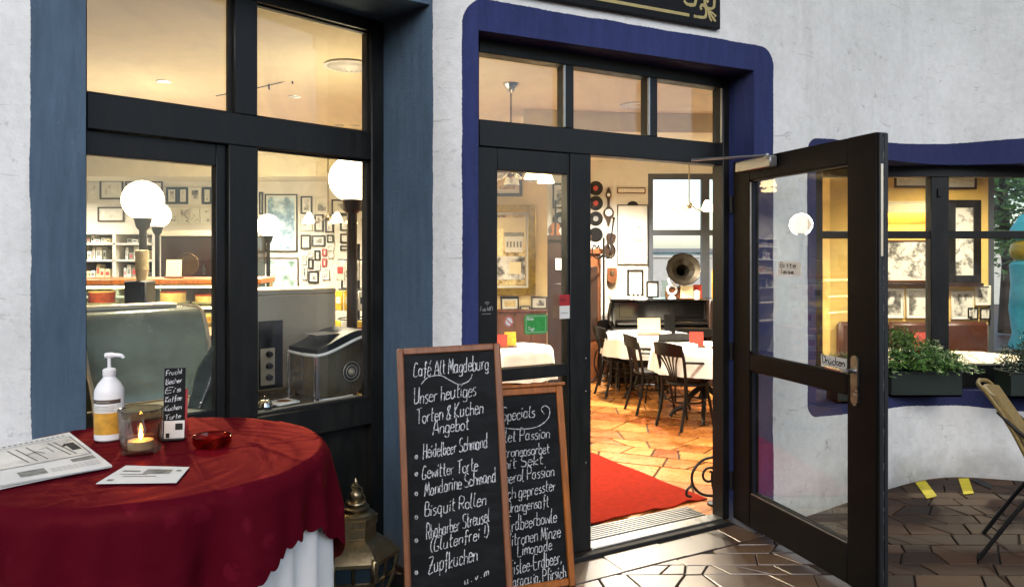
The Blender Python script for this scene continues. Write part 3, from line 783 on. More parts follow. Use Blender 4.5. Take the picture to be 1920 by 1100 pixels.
# ------------------------------------------------------------------ open door leaf
hp = FD.w(X(1366), -.035); LW = 1.10; t_ = (1643-CX)/F
best = min((abs((hp.x+LW*sin(radians(a_)))/(hp.y-LW*cos(radians(a_)))-t_), a_) for a_ in [k*.1 for k in range(0, 600)])[1]
class LF(Fr):
    def __init__(s, o, dx, dy): s.o = Vector((o.x, o.y, 0)); s.u = Vector((dx, dy, 0)); s.n = Vector((-dy, dx, 0)); s.rz = atan2(dy, dx)
FL = LF(hp, sin(radians(best)), -cos(radians(best)))
X = lambda px, off=0.0: FL.s(px, off)
zT = 2.095; TH = .065
p0, p1 = X(1405), X(1588); zp1 = FL.z(1405, 338); zmr1, zmr0 = FL.z(1405, 664), FL.z(1405, 694); zb1 = FL.z(1405, 925)
b = MB()
b.box(.0, p0, 0, TH, .035, zT, .004); b.box(p1, LW, 0, TH, .035, zT, .004)
b.box(p0, p1, .001, TH-.001, zp1, zT-.001, .004); b.box(p0, p1, .001, TH-.001, zmr0, zmr1, .004); b.box(p0, p1, .001, TH-.001, .036, zb1, .004)
leaf = part_at(b, 'door', 'brown_paint', bld, FL); leaf['label'] = 'dark brown glazed door standing open'
for z0, z1 in ((zmr1, zp1), (zb1, zmr0)): sub(MB().box(p0-.004, p1+.004, .03, .034, z0-.004, z1+.004), 'pane', GLASS, leaf, 0)
b = MB()
for z0, z1 in ((zmr1, zp1), (zb1, zmr0)):
    for q in ((p0, p0+.007, z0, z1), (p1-.007, p1, z0, z1), (p0+.007, p1-.007, z0, z0+.007), (p0+.007, p1-.007, z1-.007, z1)): b.box(q[0], q[1], .012, .0298, q[2], q[3])
sub(b, 'glazing_bead', 'iron', leaf)
sub(MB().box(p0+.0005, p0+.004, .004, .0118, zmr1+.02, zp1-.01), 'bead_strip', 'alu', leaf); sub(MB().box(p0+.01, p1-.01, .004, .0118, zb1+.0005, zb1+.004), 'bead_strip', 'alu', leaf)
# worn leading edge: rebate, brush seal and lock strip
b = MB(); b.box(LW, LW+.012, .008, .030, .035, zT-.004, .002); b.box(LW, LW+.006, .040, .060, .035, zT-.004, .002); sub(b, 'rebate', 'edge_black', leaf)
m, T, bs = newmat('worn_edge'); co = T.coord('Object'); mp = T.new('ShaderNodeMapping'); mp.inputs['Scale'].default_value = (30, 30, 9); T.link(co, mp.inputs[0])
T.link(T.ramp(T.noise(mp.outputs[0], 4, 6, .7), [(.52, '0f1112'), (.6, '8a8a86')]), bs.inputs['Base Color']); bs.inputs['Roughness'].default_value = .5; MATS['worn_edge'] = m
sub(MB().box(LW, LW+.004, .031, .038, .05, zT-.02), 'brush_seal', 'worn_edge', leaf)
sub(MB().box(LW+.012, LW+.0135, .013, .025, 1.55, zT-.14), 'lock_strip', 'steel', leaf)
# handle
hx = FL.s(1604); hz1, hz0 = FL.z(1604, 666), FL.z(1604, 760); hr = .021
P = [(hx+hr*cos(radians(t)), hz1-hr+hr*sin(radians(t))) for t in range(0, 181, 20)]+[(hx+hr*cos(radians(t)), hz0+hr+hr*sin(radians(t))) for t in range(180, 361, 20)]
hd = sub(MB().plate(P, -.009, 0), 'handle', 'nickel', leaf)
zl = hz1-.07
b = MB(); b.tube([(hx, -.005, zl), (hx, -.05, zl)], .011, 12); b.tube(cr([(hx, -.05, zl), (hx-.02, -.055, zl), (hx-.13, -.055, zl+.004)], 4), .0095, 12); b.lathe([(.0001, 0), (.007, 0), (.007, .004), (.0001, .004)], 12, (hx, -.009, hz0+.05), Vector((0, -1, 0)))
sub(b, 'lever', 'nickel', leaf)
b = MB(); xa, xb = FL.s(1386, -.02), FL.s(1452, -.02)
b.box(xa, xb, -.048, -.0005, FL.z(1386, 326), FL.z(1386, 326)+.062, .006); sub(b, 'door_closer', 'alu', leaf)
tgt = FL.o  # arm runs from the closer to the head of the frame
hw = FD.w(FD.s(1292), -.02, FD.z(1292, 305)); rel = hw-FL.o; lx, ly = rel.dot(FL.u), rel.dot(FL.n)
b = MB(); b.tube([(xb-.05, -.03, FL.z(1386, 326)+.066), (lx, ly, hw.z+.012)], .007, 8); b.tube([(xb-.05, -.03, FL.z(1386, 326)+.05), (xb-.05, -.03, FL.z(1386, 326)+.075)], .012, 10); sub(b, 'closer_arm', 'alu', leaf)
b = MB()
for zz in (.25, 1.0, 1.85): b.tube([(-.008, -.006, zz-.05), (-.008, -.006, zz+.05)], .011, 10)
sub(b, 'hinge', 'iron', leaf)
a, c, z0, z1 = rect_sticker(FL, leaf, 1540, 668, 1588, 691, .0285, 'sticker_white', 'cream plate reading Drücken', 'push_plate')
lettering('plate_lettering', write('Drücken', .034, a+.012, z0+.020, fit=(c-a)-.02, slant=0), 'ink', leaf, .0265, .0055)
a, c, z0, z1 = rect_sticker(FL, leaf, 1459, 491, 1502, 516, .0285, 'sticker_white', 'small white notice on the glass', 'notice')
lettering('notice_lettering', write('Bitte', .022, a+.02, z1-.028, fit=(c-a)-.05, slant=0)+write('leise', .022, a+.03, z0+.009, fit=(c-a)-.08, slant=0), 'ink', leaf, .0265, .004)
# ------------------------------------------------------------------ right window behind the planters
X = lambda px, off=0.0: FR.s(px, off)
b = MB(); zb0, zb1, zt = .61, .775, 2.115
xl, xr = X(1524), X(2130)
b.box(xl, X(1543), 0, .08, zb0, 2.2, .004); b.box(X(2115), xr, 0, .08, zb0, 2.2, .004); b.box(X(1543), X(2115), .002, .078, zt, 2.2, .004); b.box(X(1543), X(2115), .002, .078, zb0, zb1, .004)
b.box(X(1746), X(1780), .001, .079, zb1, zt, .004); b.box(X(1543), X(1746), .012, .07, Zp(447, 5.33), Zp(433, 5.33), .003); b.box(X(1780), X(2115), .012, .07, Zp(447, 5.33), Zp(433, 5.33), .003)
win2 = part_at(b, 'window', 'black_paint', bld, FR); win2['label'] = 'wide dark window with planters on its sill'
for a, c in ((1543, 1746), (1780, 2115)):
    for z0, z1 in ((zb1, Zp(447, 5.33)), (Zp(433, 5.33), zt)): sub(MB().box(X(a)-.004, X(c)+.004, .042, .046, z0-.004, z1+.004), 'pane', GLASS, win2, 0)
b = MB(); b.box(X(1757), X(1764), -.012, .001, 1.97, 2.03, .003); sub(b, 'hinge', 'iron', win2)
# ------------------------------------------------------------------ sign above the door
FS = Fr(D_A, math.degrees(atan2(D_B[0]-D_A[0], D_B[1]-D_A[1])))
sx1 = FS.s(1351, -.03); sx0 = sx1-1.42; sz0 = FS.z(1351, 55, -.03); SHH = .52
sg = thing('shop_sign', 'black shop sign with gold border and scroll corner above the entrance', 'sign', FS.o, FS.rz)
sub(MB().box(sx0, sx1, -.03, -.001, sz0, sz0+SHH, .003), 'panel', 'sign_black', sg)
b = MB(); m_ = .036
def bar(b, x0, x1, z0, z1): b.plate([(x0, z0), (x1, z0), (x1, z1), (x0, z1)], -.0325, -.0302)
bar(b, sx0+.22, sx1-.215, sz0+m_, sz0+m_+.016); bar(b, sx0+.22, sx1-.215, sz0+SHH-m_-.016, sz0+SHH-m_)
bar(b, sx0+m_, sx0+m_+.014, sz0+.20, sz0+SHH-.20); bar(b, sx1-m_-.014, sx1-m_, sz0+.20, sz0+SHH-.20)
sub(b, 'border', 'gold_paint', sg)
b = MB()
for fx, fz in ((1, 1), (-1, 1), (1, -1), (-1, -1)):
    ox = sx1 if fx > 0 else sx0; oz = sz0 if fz > 0 else sz0+SHH
    def mp_(x, z): return (ox-fx*x, oz+fz*z)
    Ls = [[(.185, .044), (.15, .044), (.112, .048), (.10, .07), (.105, .10), (.125, .112), (.138, .098), (.132, .085)],
          [(.044, .185), (.044, .15), (.048, .112), (.07, .10), (.10, .105), (.112, .125), (.098, .138), (.085, .132)],
          [(.095, .10), (.075, .075), (.036, .036)], [(.085, .08), (.075, .05), (.062, .034)], [(.08, .085), (.05, .075), (.034, .062)], [(.10, .11), (.12, .15), (.118, .17)]]
    for k, l in enumerate(Ls): b.ribbon([(p.x, p.y) for p in cr([(*mp_(*q), 0) for q in l], 5)], .015 if k < 2 else .012, -.0312-.0002*k)
sub(b, 'corner_scroll', 'gold_paint', sg, 0)
lettering('sign_lettering', write('Café', .15, sx0+.12, sz0+.31, fit=.42)+write('Alt', .15, sx0+.66, sz0+.31, fit=.28)+write('Magdeburg', .16, sx0+.26, sz0+.145, fit=1.02, wob=.01), 'gold_paint', sg, -.0318, .016)

# ================================================================== things outside
# ------------------------------------------------------------------ round table with two cloths
TZ = .90; TC = (-1.183, 2.452); TR = .538
def wave(t, amp, seed): return amp*(.7*sin(7*t+seed)+.75*sin(12*t+1.7*seed)+.55*sin(19*t+seed*.4)+.3*sin(29*t+2*seed))
def cloth(R, drop, z, seed, amp, flare, nr=200, nz=22, off=0.0, nc=8, folds=()):
    vs = []; fs = []
    rings = [(0.0001, 0)]+[(R*k/nc, 0) for k in range(1, nc+1)]
    for r, _ in rings:
        for k in range(nr):
            t = 2*pi*k/nr; x_, y_ = r*cos(t), r*sin(t); zz = z+.0012*wave(t*1.0+r*6, 1, seed)*min(1, r/R)
            for fa, fo, fh in folds: d_ = x_*cos(fa)+y_*sin(fa)-fo+.012*sin(5*(x_*sin(fa)-y_*cos(fa))+fo*9); zz += fh*math.exp(-(d_/.009)**2)
            vs.append((x_, y_, zz))
    for j in range(1, nz+1):
        f = j/nz
        for k in range(nr):
            t = 2*pi*k/nr; d = drop(t); e = d*f
            edge = min(e, .03); bend = .018*(1-cos(min(e/.03, 1)*pi/2))
            a = amp*min(1, max(0, e-.015)/.22)
            rr = R+.014*sin(min(e/.03, 1)*pi/2)+flare*e+wave(t, a, seed)+off*min(1, e/.04)
            vs.append((rr*cos(t), rr*sin(t), z-e-.0))
    n = len(rings)+nz
    for i in range(n-1):
        for k in range(nr): fs.append((i*nr+k, i*nr+(k+1) % nr, (i+1)*nr+(k+1) % nr, (i+1)*nr+k))
    return vs, fs
tb = thing('round_table', 'round table standing under the red and white cloths', 'table', (TC[0], TC[1], 0))
sub(MB().lathe([(.0001, TZ-.03), (TR-.004, TZ-.03), (TR-.004, TZ-.006), (.0001, TZ-.006)], 48), 'table_top', 'brown_wood', tb)
sub(MB().lathe([(.035, .03), (.03, .4), (.04, TZ-.03)], 16), 'column', 'iron', tb)
sub(MB().lathe([(.22, 0), (.21, .02), (.05, .04), (.04, .06)], 24), 'base', 'iron', tb)
v_, f_ = cloth(TR-.006, lambda t: .80, TZ-.002, 5.3, .024, .012, 240, 18, -.010)
tag(MB().add(v_, f_).build('white_tablecloth', 'white_cloth', None, 60, loc=(*TC, 0)), 'long white cloth hanging below the burgundy cloth', 'tablecloth')
m = bpy.data.materials.new('burgundy'); m.use_nodes = True; m.node_tree.nodes.clear(); T = NT(m); co = T.coord('Object')
vor = T.new('ShaderNodeTexVoronoi'); vor.inputs['Scale'].default_value = 9; T.link(co, vor.inputs['Vector'])
pet = T.math('ADD', T.math('MULTIPLY', vor.outputs[0], 1.0), T.math('MULTIPLY_ADD', T.noise(co, 26, 3, .5, .6), .5, -.25))
dam = T.ramp(pet, [(.16, 1.0), (.24, 0.0)])                       # scattered woven blossoms
df = T.new('ShaderNodeBsdfDiffuse'); T.link(T.mix(dam, '4b0a17', '570f1d'), df.inputs[0]); df.inputs[1].default_value = .3
gl = T.new('ShaderNodeBsdfGlossy'); gl.inputs[0].default_value = (.36, .06, .045, 1); T.link(T.math('MULTIPLY_ADD', dam, -.12, .42), gl.inputs['Roughness'])
fr = T.new('ShaderNodeFresnel'); fr.inputs[0].default_value = 1.38
mx = T.new('ShaderNodeMixShader'); T.link(fr.outputs[0], mx.inputs[0]); T.link(df.outputs[0], mx.inputs[1]); T.link(gl.outputs[0], mx.inputs[2])
wr = T.math('ADD', T.noise(co, 3.5, 3, .5, 2.2), T.math('MULTIPLY', T.noise(co, 300, 2), .03))
bp = T.bump(wr, .3, .03)
for q in (df, gl, fr): T.link(bp, q.inputs['Normal'])
o_ = T.new('ShaderNodeOutputMaterial'); T.link(mx.outputs[0], o_.inputs[0]); MATS['burgundy'] = m
# a square overlay: its corners hang low in front and behind, its sides are short
def drop_red(t):
    a = t-radians(-16); half = .745
    c_ = max(abs(cos(a)), abs(sin(a))); d = half/c_-TR
    return d + .014*abs(sin(a*40))
v_, f_ = cloth(TR+.004, drop_red, TZ+.004, 5.3, .027, .03, 880, 20, .010, 46, ((.5, .12, .003), (.5+pi/2, -.05, .0026), (.75, .30, .0032), (.3, -.22, .0025), (2.2, .2, .0025), (2.6, -.25, .003), (1.2, .36, .003)))
o = MB().add(v_, f_).build('red_tablecloth', 'burgundy', None, 60, loc=(*TC, 0)); tag(o, 'burgundy damask cloth with scalloped hem on the round table', 'tablecloth')
TT = TZ+.008
# ------------------------------------------------------------------ pump bottle
p = G(205, 822, TT); bt = thing('pump_bottle', 'white pump dispenser bottle with yellow label on the red table', 'bottle', p)
s_ = p.y/F
body = [(.0001, 0), (.041, 0), (.0445, .004), (.0445, .15), (.043, .163), (.034, .182), (.022, .197), (.018, .203), (.018, .207)]
K = (163*s_)/.285
sub(MB().lathe([(r*K, z*K) for r, z in body], 28), 'body', 'white_plastic', bt)
sub(MB().lathe([(r*K, z*K) for r, z in [(.019, .207), (.020, .209), (.020, .226), (.016, .230), (.008, .232), (.006, .233)]], 20), 'cap', 'white_plastic', bt)
b = MB(); b.tube([(0, 0, .232*K), (0, 0, .268*K)], .0055*K, 10); b.tube(cr([(-.012*K, 0, .272*K), (.01*K, 0, .274*K), (.040*K, 0, .272*K), (.046*K, 0, .264*K)], 4), [.009*K]*5+[.0065*K]*4+[.005*K]*4, 10); sub(b, 'pump', 'white_plastic', bt)
def wrap(r, z0, z1, a0, a1, n=16):
    b = MB(); vs = [(r*cos(a0+(a1-a0)*k/n), r*sin(a0+(a1-a0)*k/n), z) for z in (z0, z1) for k in range(n+1)]
    return b.add(vs, [(k, k+1, n+2+k, n+1+k) for k in range(n)])
lb = sub(wrap(.0449*K, .022*K, .092*K, radians(-150), radians(-15)), 'label', 'bottle_label', bt)
sub(wrap(.0449*K, .094*K, .118*K, radians(-150), radians(-15)), 'label', 'sticker_white', bt)
sub(wrap(.0449*K, .121*K, .134*K, radians(-150), radians(-15)), 'label_band', 'label_brown', bt)
b = MB()
for k in range(4): b.add(*[(lambda q: (q.v, q.f))(wrap(.0452*K, (.097+.005*k)*K, (.0985+.005*k)*K, radians(-135), radians(-40-6*(k % 2)), 10))][0])
b.add(*(lambda q: (q.v, q.f))(wrap(.0452*K, .126*K, .129*K, radians(-120), radians(-60), 8)))
sub(b, 'label_print', 'grey_ink', bt, 0)
# ------------------------------------------------------------------ candle glass
p = G(264, 846, TT); cg = thing('candle_glass', 'clear faceted glass holding a lit tea candle on the red table', 'candle', p)
r0 = 36*p.y/F; hh_ = 80*p.y/F
sub(MB().lathe([(.0001, 0), (r0*.92, 0), (r0*.98, .004), (r0*1.10, hh_), (r0*1.04, hh_), (r0*.90, .014), (.0001, .012)], 28), 'glass', 'candle_glass', cg)
b = MB(); b.tube([(r0*1.07*cos(k*pi/16), r0*1.07*sin(k*pi/16), hh_) for k in range(32)], .0032, 6, True); sub(b, 'rim', 'candle_glass', cg)
sub(MB().lathe([(.0001, .013), (r0*.62, .013), (r0*.62, .038), (.0001, .036)], 24), 'wax', 'wax', cg)
sub(MB().lathe([(.0001, .040), (.005, .046), (.0062, .054), (.004, .066), (.0001, .078)], 12), 'flame', 'flame', cg)
# ------------------------------------------------------------------ menu stand
p = G(323, 822, TT); ms = thing('menu_stand', 'small black menu stand with chalk style lettering on the red table', 'menu', p, radians(14))
k = p.y/F
b = MB(); b.box(-.042, .042, -.035, .035, 0, .006, .002); b.box(-.042, -.036, -.03, .03, .006, .06, .002); sub(b, 'base', 'dark_plastic', ms)
b = MB(); b.M = Matrix.Translation((.0, .012, .004)) @ Matrix.Rotation(radians(-8), 4, 'X'); b.box(-.034, .036, 0, .005, 0, 128*k, .001); cd_ = sub(b, 'menu_card', 'board_black', ms)
b = MB(); b.M = Matrix.Translation((.006, .020, .003)) @ Matrix.Rotation(radians(-8), 4, 'X'); b.box(-.034, .038, 0, .004, 0, .165, .001); sub(b, 'menu_card', 'sticker_red', ms)
ln_ = []
for i, tx in enumerate(('Frucht', 'Becher', 'Eis', 'Kaffee', 'Kuchen', 'Torte')): ln_ += write(tx, .017, -.028, 128*k-.026-.031*i, .12, fit=.055)
tx_ = MB(); tx_.M = Matrix.Translation((.0, .012, .004)) @ Matrix.Rotation(radians(-8), 4, 'X')
for i, l in enumerate(ln_): tx_.ribbon(l, .0024, -.0008)
tx_.build('card_lettering', 'chalk', ms, 0, recalc=False)
b = MB(); b.M = Matrix.Translation((.012, -.02, .004)) @ Matrix.Rotation(radians(-10), 4, 'X'); b.box(-.036, .03, 0, .002, 0, .062); sub(b, 'small_card', 'white_paper', ms)
b = MB(); b.M = Matrix.Translation((.012, -.02, .004)) @ Matrix.Rotation(radians(-10), 4, 'X'); b.box(.0, .024, -.001, 0, .03, .052); b.box(-.03, -.018, -.001, 0, .004, .02); sub(b, 'card_print', 'ink', ms)
# ------------------------------------------------------------------ ashtray, newspaper, flyer
p = G(398, 836, TT); at = thing('ashtray', 'round red glass ashtray on the table cloth', 'ashtray', p)
ra = 35*p.y/F
sub(MB().lathe([(.0001, .003), (ra*.86, .003), (ra*.98, .012), (ra, .036), (ra*.93, .036), (ra*.86, .012), (.0001, .010)], 28), 'bowl', 'red_glass', at)
b = MB()
for a_ in (0, 2.1, 4.2): b.sphere((ra*.6*cos(a_), ra*.6*sin(a_), .004), .006, 8, 6)
b.tube([(ra*.97*cos(k_*pi/14), ra*.97*sin(k_*pi/14), .036) for k_ in range(28)], .0026, 6, True)
sub(b, 'rim', 'red_glass', at)
A, B_, C_, D_ = [G(x, y, TT) for x, y in ((-55, 855), (130, 817), (210, 877), (0, 918))]
npp = thing('newspaper', 'folded newspaper with a large picture lying on the red table', 'newspaper', (0, 0, 0))
def sheetpt(u, v, z): q = A.lerp(B_, u).lerp(D_.lerp(C_, u), v); return (q.x, q.y, z)
for k in range(3):
    b = MB(); n = 8; off = .006*k
    vs = []
    for zz in (0, .0032):
        for j in range(n+1):
            for i in range(n+1):
                u, v = i/n, j/n; vs.append(sheetpt(u-off*(1-k*.3), v+off*.8, TT+.001+k*.0042+zz+.004*sin(u*3+k)*v*.6+.0025*(1-v)))
    N = (n+1)**2; fs = []
    for j in range(n):
        for i in range(n):
            q = j*(n+1)+i; fs += [(N+q, N+q+1, N+q+n+2, N+q+n+1), (q, q+n+1, q+n+2, q+1)]
    for i in range(n):
        for e in ((i, i+1), (n*(n+1)+i, n*(n+1)+i+1), (i*(n+1), (i+1)*(n+1)), (i*(n+1)+n, (i+1)*(n+1)+n)): fs.append((e[0], e[1], N+e[1], N+e[0]))
    b.add(vs, fs); b.build('page', 'white_paper', npp, 30)
def on_page(u, v): q = Vector(sheetpt(u-.012*.4, v+.0096, 0)); q.z = TT+.001+2*.0042+.0032+.004*sin(u*3+2)*v*.6+.0025*(1-v)+.0008; return q
def patch(u0, u1, v0, v1, m, nm, parent=npp, n=6):
    b = MB(); vs = [on_page(u0+(u1-u0)*i/n, v0+(v1-v0)*j/n) for j in range(n+1) for i in range(n+1)]
    b.add(vs, [(j*(n+1)+i, j*(n+1)+i+1, (j+1)*(n+1)+i+1, (j+1)*(n+1)+i) for j in range(n) for i in range(n)])
    return b.build(nm, m, parent, 0, recalc=False)
patch(.05, .95, .13, .66, 'print_line', 'picture'); patch(.2, .44, .79, .92, 'grey_ink', 'picture'); patch(.72, .95, .70, .78, 'grey_ink', 'picture')
def page_stroke(b, pts, wd):
    for (u0, v0), (u1, v1) in zip(pts, pts[1:]):
        a_, c_ = on_page(u0, v0), on_page(u1, v1); a_.z += .0007; c_.z += .0007; d = (c_-a_); nn = Vector((-d.y, d.x, 0)).normalized()*wd/2
        b.quad(a_-nn, a_+nn, c_+nn, c_-nn)
b = MB()
page_stroke(b, [(.05, .13), (.95, .13), (.95, .66), (.05, .66)], .003)
for u in (.34, .42, .52, .74, .80): page_stroke(b, [(u-.05, .2), (u+.03, .6)], .0035)
page_stroke(b, [(.40, .42), (.52, .36), (.58, .44)], .004); page_stroke(b, [(.56, .32), (.64, .30), (.66, .46)], .003)
for u in (.84, .87, .90): page_stroke(b, [(u-.05, .36), (u, .30), (u+.01, .5)], .010)
for k in range(16): page_stroke(b, [(.06+.055*k, .075), (.06+.055*k+.03, .075)], .008)
for j in range(3):
    for k in range(9): page_stroke(b, [(.48+.052*k, .84+.035*j), (.48+.052*k+.042, .84+.035*j)], .0025)
b.build('newsprint', 'ink', npp, 0, recalc=False)
fp = [G(x, y, TT) for x, y in ((180, 908), (331, 906), (355, 877), (236, 874))]
fy = thing('flyer', 'small printed flyer lying flat between newspaper and table edge', 'flyer')
MB().prism([(q.x, q.y) for q in fp], TT+.002, TT+.0035).build('sheet', 'white_paper', fy, 0)
def fl(u, v, z=.0042): q = fp[3].lerp(fp[2], u).lerp(fp[0].lerp(fp[1], u), v); return (q.x, q.y, TT+z)
b = MB(); b.quad(fl(.42, .2), fl(.80, .2), fl(.80, .48), fl(.42, .48)); b.build('picture', 'grey_ink', fy, 0, recalc=False)
for q in ((.1, .3, .35, .4), (.12, .5, .5, .56), (.2, .62, .66, .68), (.08, .8, .16, .92), (.86, .22, .93, .34)): b = MB(); b.quad(fl(q[0], q[1], .0046), fl(q[2], q[1], .0046), fl(q[2], q[3]-.03, .0046), fl(q[0], q[3]-.03, .0046)); b.build('print', 'grey_ink', fy, 0, recalc=False)
# ------------------------------------------------------------------ Moroccan lantern
LNX = (L(667, 3.2), 3.2)
ln = thing('metal_lantern', 'brass moroccan floor lantern between the table and the chalkboard', 'lantern', (LNX[0], LNX[1], 0), radians(8))
sub(MB().lathe([(.0001, 0), (.11, 0), (.115, .015), (.095, .03), (.10, .045)], 6), 'base', 'brass', ln, 20)
sub(MB().lathe([(.098, .045), (.155, .19), (.172, .285)], 6), 'glass_body', 'dark_glass', ln, 20)
b = MB()
for k in range(6):
    a_ = k*pi/3; P = [(r*cos(a_), r*sin(a_), z) for r, z in ((.100, .045), (.158, .19), (.176, .285))]; b.tube(P, .011, 6)
    am = a_+pi/6; q = cos(pi/6)
    b.tube([(r*q*cos(am), r*q*sin(am), z) for r, z in ((.102, .05), (.158, .19), (.175, .28))], .008, 6)
for r, z in ((.160, .20), (.132, .12)): b.tube([((r+.002)*cos(k*pi/3), (r+.002)*sin(k*pi/3), z) for k in range(6)], .008, 6, True)
sub(b, 'cage', 'brass', ln)
sub(MB().lathe([(.176, .272), (.186, .276), (.186, .290), (.150, .325), (.112, .346), (.090, .354), (.090, .362)], 6), 'shoulder', 'brass', ln, 20)
sub(MB().lathe([(.086, .360), (.086, .405)], 6), 'neck', 'brass', ln, 20)
sub(MB().lathe([(.088, .405), (.092, .410), (.092, .438), (.096, .444), (.080, .452)], 6), 'gallery', 'brass', ln, 20)
sub(MB().lathe([(.079, .452), (.066, .462), (.046, .466), (.058, .474), (.058, .480), (.040, .488), (.034, .492), (.046, .496), (.044, .502), (.026, .508), (.027, .516), (.030, .526), (.025, .540), (.014, .549), (.010, .553), (.017, .560), (.017, .568), (.008, .574), (.011, .580), (.008, .590), (.0001, .602)], 20), 'crown', 'brass', ln, 50)
b = MB(); b.tube(cr([(.0, -.0, .565), (.022, -.004, .560), (.030, -.004, .535), (.040, -.004, .515), (.034, -.004, .507)], 5), .0022, 6); b.tube([(.013*cos(k*pi/8)-.004, -.012, .567+.013*sin(k*pi/8)) for k in range(16)], .0025, 6, True); sub(b, 'hanging_ring', 'brass', ln)
for k in range(6):
    a_ = k*pi/3; b = MB()
    if k in (3, 4, 5): b.M = Matrix.Translation((.170*cos(a_), .170*sin(a_), .255)) @ Matrix.Rotation(a_+pi/2, 4, 'Z'); b.box(-.016, .016, -.016, .012, -.05, .05, .008); sub(b, 'corner_mount', 'brass', ln)
# ------------------------------------------------------------------ chalkboards
def chalkboard(name, label, fr_o, rz, lean, W, H, fw, wood, roll=0.0, foot=.08):
    t = thing(name, label, 'chalkboard', fr_o, rz)
    t.rotation_euler = (lean, roll, rz)
    b = MB()
    b.box(0, fw, -.014, .014, 0, H, .005); b.box(W-fw, W, -.014, .014, 0, H, .005); b.box(fw, W-fw, -.013, .013, H-fw, H, .005); b.box(fw, W-fw, -.013, .013, foot, foot+fw, .005)
    sub(b, 'frame', wood, t); sub(MB().box(fw-.004, W-fw+.004, -.003, .006, foot+fw-.004, H-fw+.004), 'slate', 'board_slate', t)
    return t
# first board: front face towards the camera, leaning back
d1 = 2.98; d1t = 3.16
x0t, x1t = L(744, d1t), L(938, d1t); zt_ = Zp(653, d1t); W1 = x1t-x0t
lean = -math.atan((d1t-d1)/zt_); H1 = hypot(zt_, d1t-d1)
x0b = L(762, d1)
cb = chalkboard('chalkboard', 'tall chalkboard listing cakes in a brown wooden frame', (x0b, d1, 0), 0, lean, W1, H1, .028, 'frame_wood', roll=atan2(x0t-x0b, zt_))
def on_b(px, py):                                                  # pixel to board coordinates along the leaning face
    z = .5
    for _ in range(12): d = d1+(d1t-d1)*z/zt_; z = Zp(py, d)
    d = d1+(d1t-d1)*z/zt_; h = z/zt_*H1; return (L(px, d)-(x0b+(x0t-x0b)*z/zt_), h)
ls = []
rows1 = [('Café Alt Magdeburg', 776, 707, 918, 700, 30), ('Unser heutiges', 777, 758, 895, 748, 30), ('Torten & Kuchen', 781, 795, 908, 782, 28), ('Angebot', 812, 818, 882, 810, 27),
         ('Heidelbeer Schmand', 794, 861, 916, 846, 27), ('Gewitter Torte', 792, 899, 898, 888, 26), ('Mandarine Schmand', 797, 931, 932, 910, 27), ('Bisquit Rollen', 797, 969, 914, 953, 26),
         ('Rhabarber Streusel', 800, 1012, 920, 985, 27), ('(Glutenfrei !)', 808, 1036, 918, 1013, 24), ('Zupfkuchen', 804, 1076, 897, 1057, 30), ('u . v . m', 872, 1100, 918, 1084, 14)]
for tx, xa, ya, xb, yb_, hpx in rows1:
    a_ = on_b(xa, ya); c_ = on_b(xb, yb_); ww = c_[0]-a_[0]; hs = hpx*d1t/F*.9
    ls += write(tx, hs, a_[0], a_[1], (c_[1]-a_[1])/ww, fit=ww, wob=.07)
for y in (857, 889, 926, 970, 1013, 1073):
    q = on_b(781, y); ls.append([(q[0]+.006*cos(k), q[1]+.0075*sin(k)) for k in (0, 1, 2, 3, 4, 5, 6.28)]); ls.append([(q[0]-.002, q[1]), (q[0]+.003, q[1]+.002)])
sq = [on_b(*q) for q in ((790, 722), (802, 710), (825, 707), (845, 718), (862, 726), (880, 720), (886, 708))]
ls.append([(p.x, p.y) for p in cr([(*q, 0) for q in sq], 5)])
lettering('chalk_lettering', ls, 'chalk_grey', cb, -.0045, .0037)
# second board: leans on the sidelight
pB0, pB1 = Vector((L(882, 3.34), 3.34, 0)), Vector((L(1078, 3.52), 3.52, 0)); dirB = (pB1-pB0); W2 = dirB.length; rzB = atan2(dirB.y, dirB.x)
H2 = .93; lean2 = -radians(9.5)
cb2 = chalkboard('chalkboard', 'chalkboard of drink specials in an orange wood frame leaning on the sidelight', pB0, rzB, lean2, W2, H2, .034, 'frame_wood_orange', 0, .006)
M2 = Matrix.Translation(pB0) @ Matrix.Rotation(rzB, 4, 'Z') @ Matrix.Rotation(lean2, 4, 'X')
b = MB(); b.box(-.012, W2+.012, -.02, .022, H2, H2+.016, .004); sub(b, 'top_ledge', 'frame_wood_orange', cb2)
def on_b2(px, py):
    o_ = M2.translation; ex = M2.to_3x3() @ Vector((1, 0, 0)); ez = M2.to_3x3() @ Vector((0, 0, 1)); nn = ex.cross(ez)
    r = Vector(((px-CX)/F, 1, (HZ-py)/F)); c0 = Vector((0, 0, CH)); t = (o_-c0).dot(nn)/r.dot(nn); q = c0+r*t-o_; return (q.dot(ex), q.dot(ez))
ls = []
rows2 = [('Specials', 941, 789, 1004, 780, 26), ('Gillet Passion', 925, 830, 1032, 820, 24), ('Zitronensorbet', 932, 858, 1031, 848, 22), ('mit Sekt', 940, 880, 1020, 868, 22), ('Aperol Passion', 935, 908, 1040, 890, 25),
         ('Frisch gepresster', 925, 940, 1043, 918, 24), ('Orangensaft', 949, 962, 1030, 948, 24), ('Erdbeerbowle', 950, 996, 1045, 976, 28), ('Zitronen Minze', 950, 1024, 1052, 1004, 27),
         ('Limonade', 970, 1042, 1036, 1028, 24), ('Eistee-Erdbeer,', 955, 1078, 1054, 1054, 28), ('Maracuja, Pfirsich', 952, 1100, 1062, 1080, 24)]
for tx, xa, ya, xb, yb_, hpx in rows2:
    a_ = on_b2(xa, ya); c_ = on_b2(xb, yb_); ww = c_[0]-a_[0]
    ls += write(tx, hpx*3.55/F*.86, a_[0], a_[1], (c_[1]-a_[1])/ww, fit=ww, wob=.06)
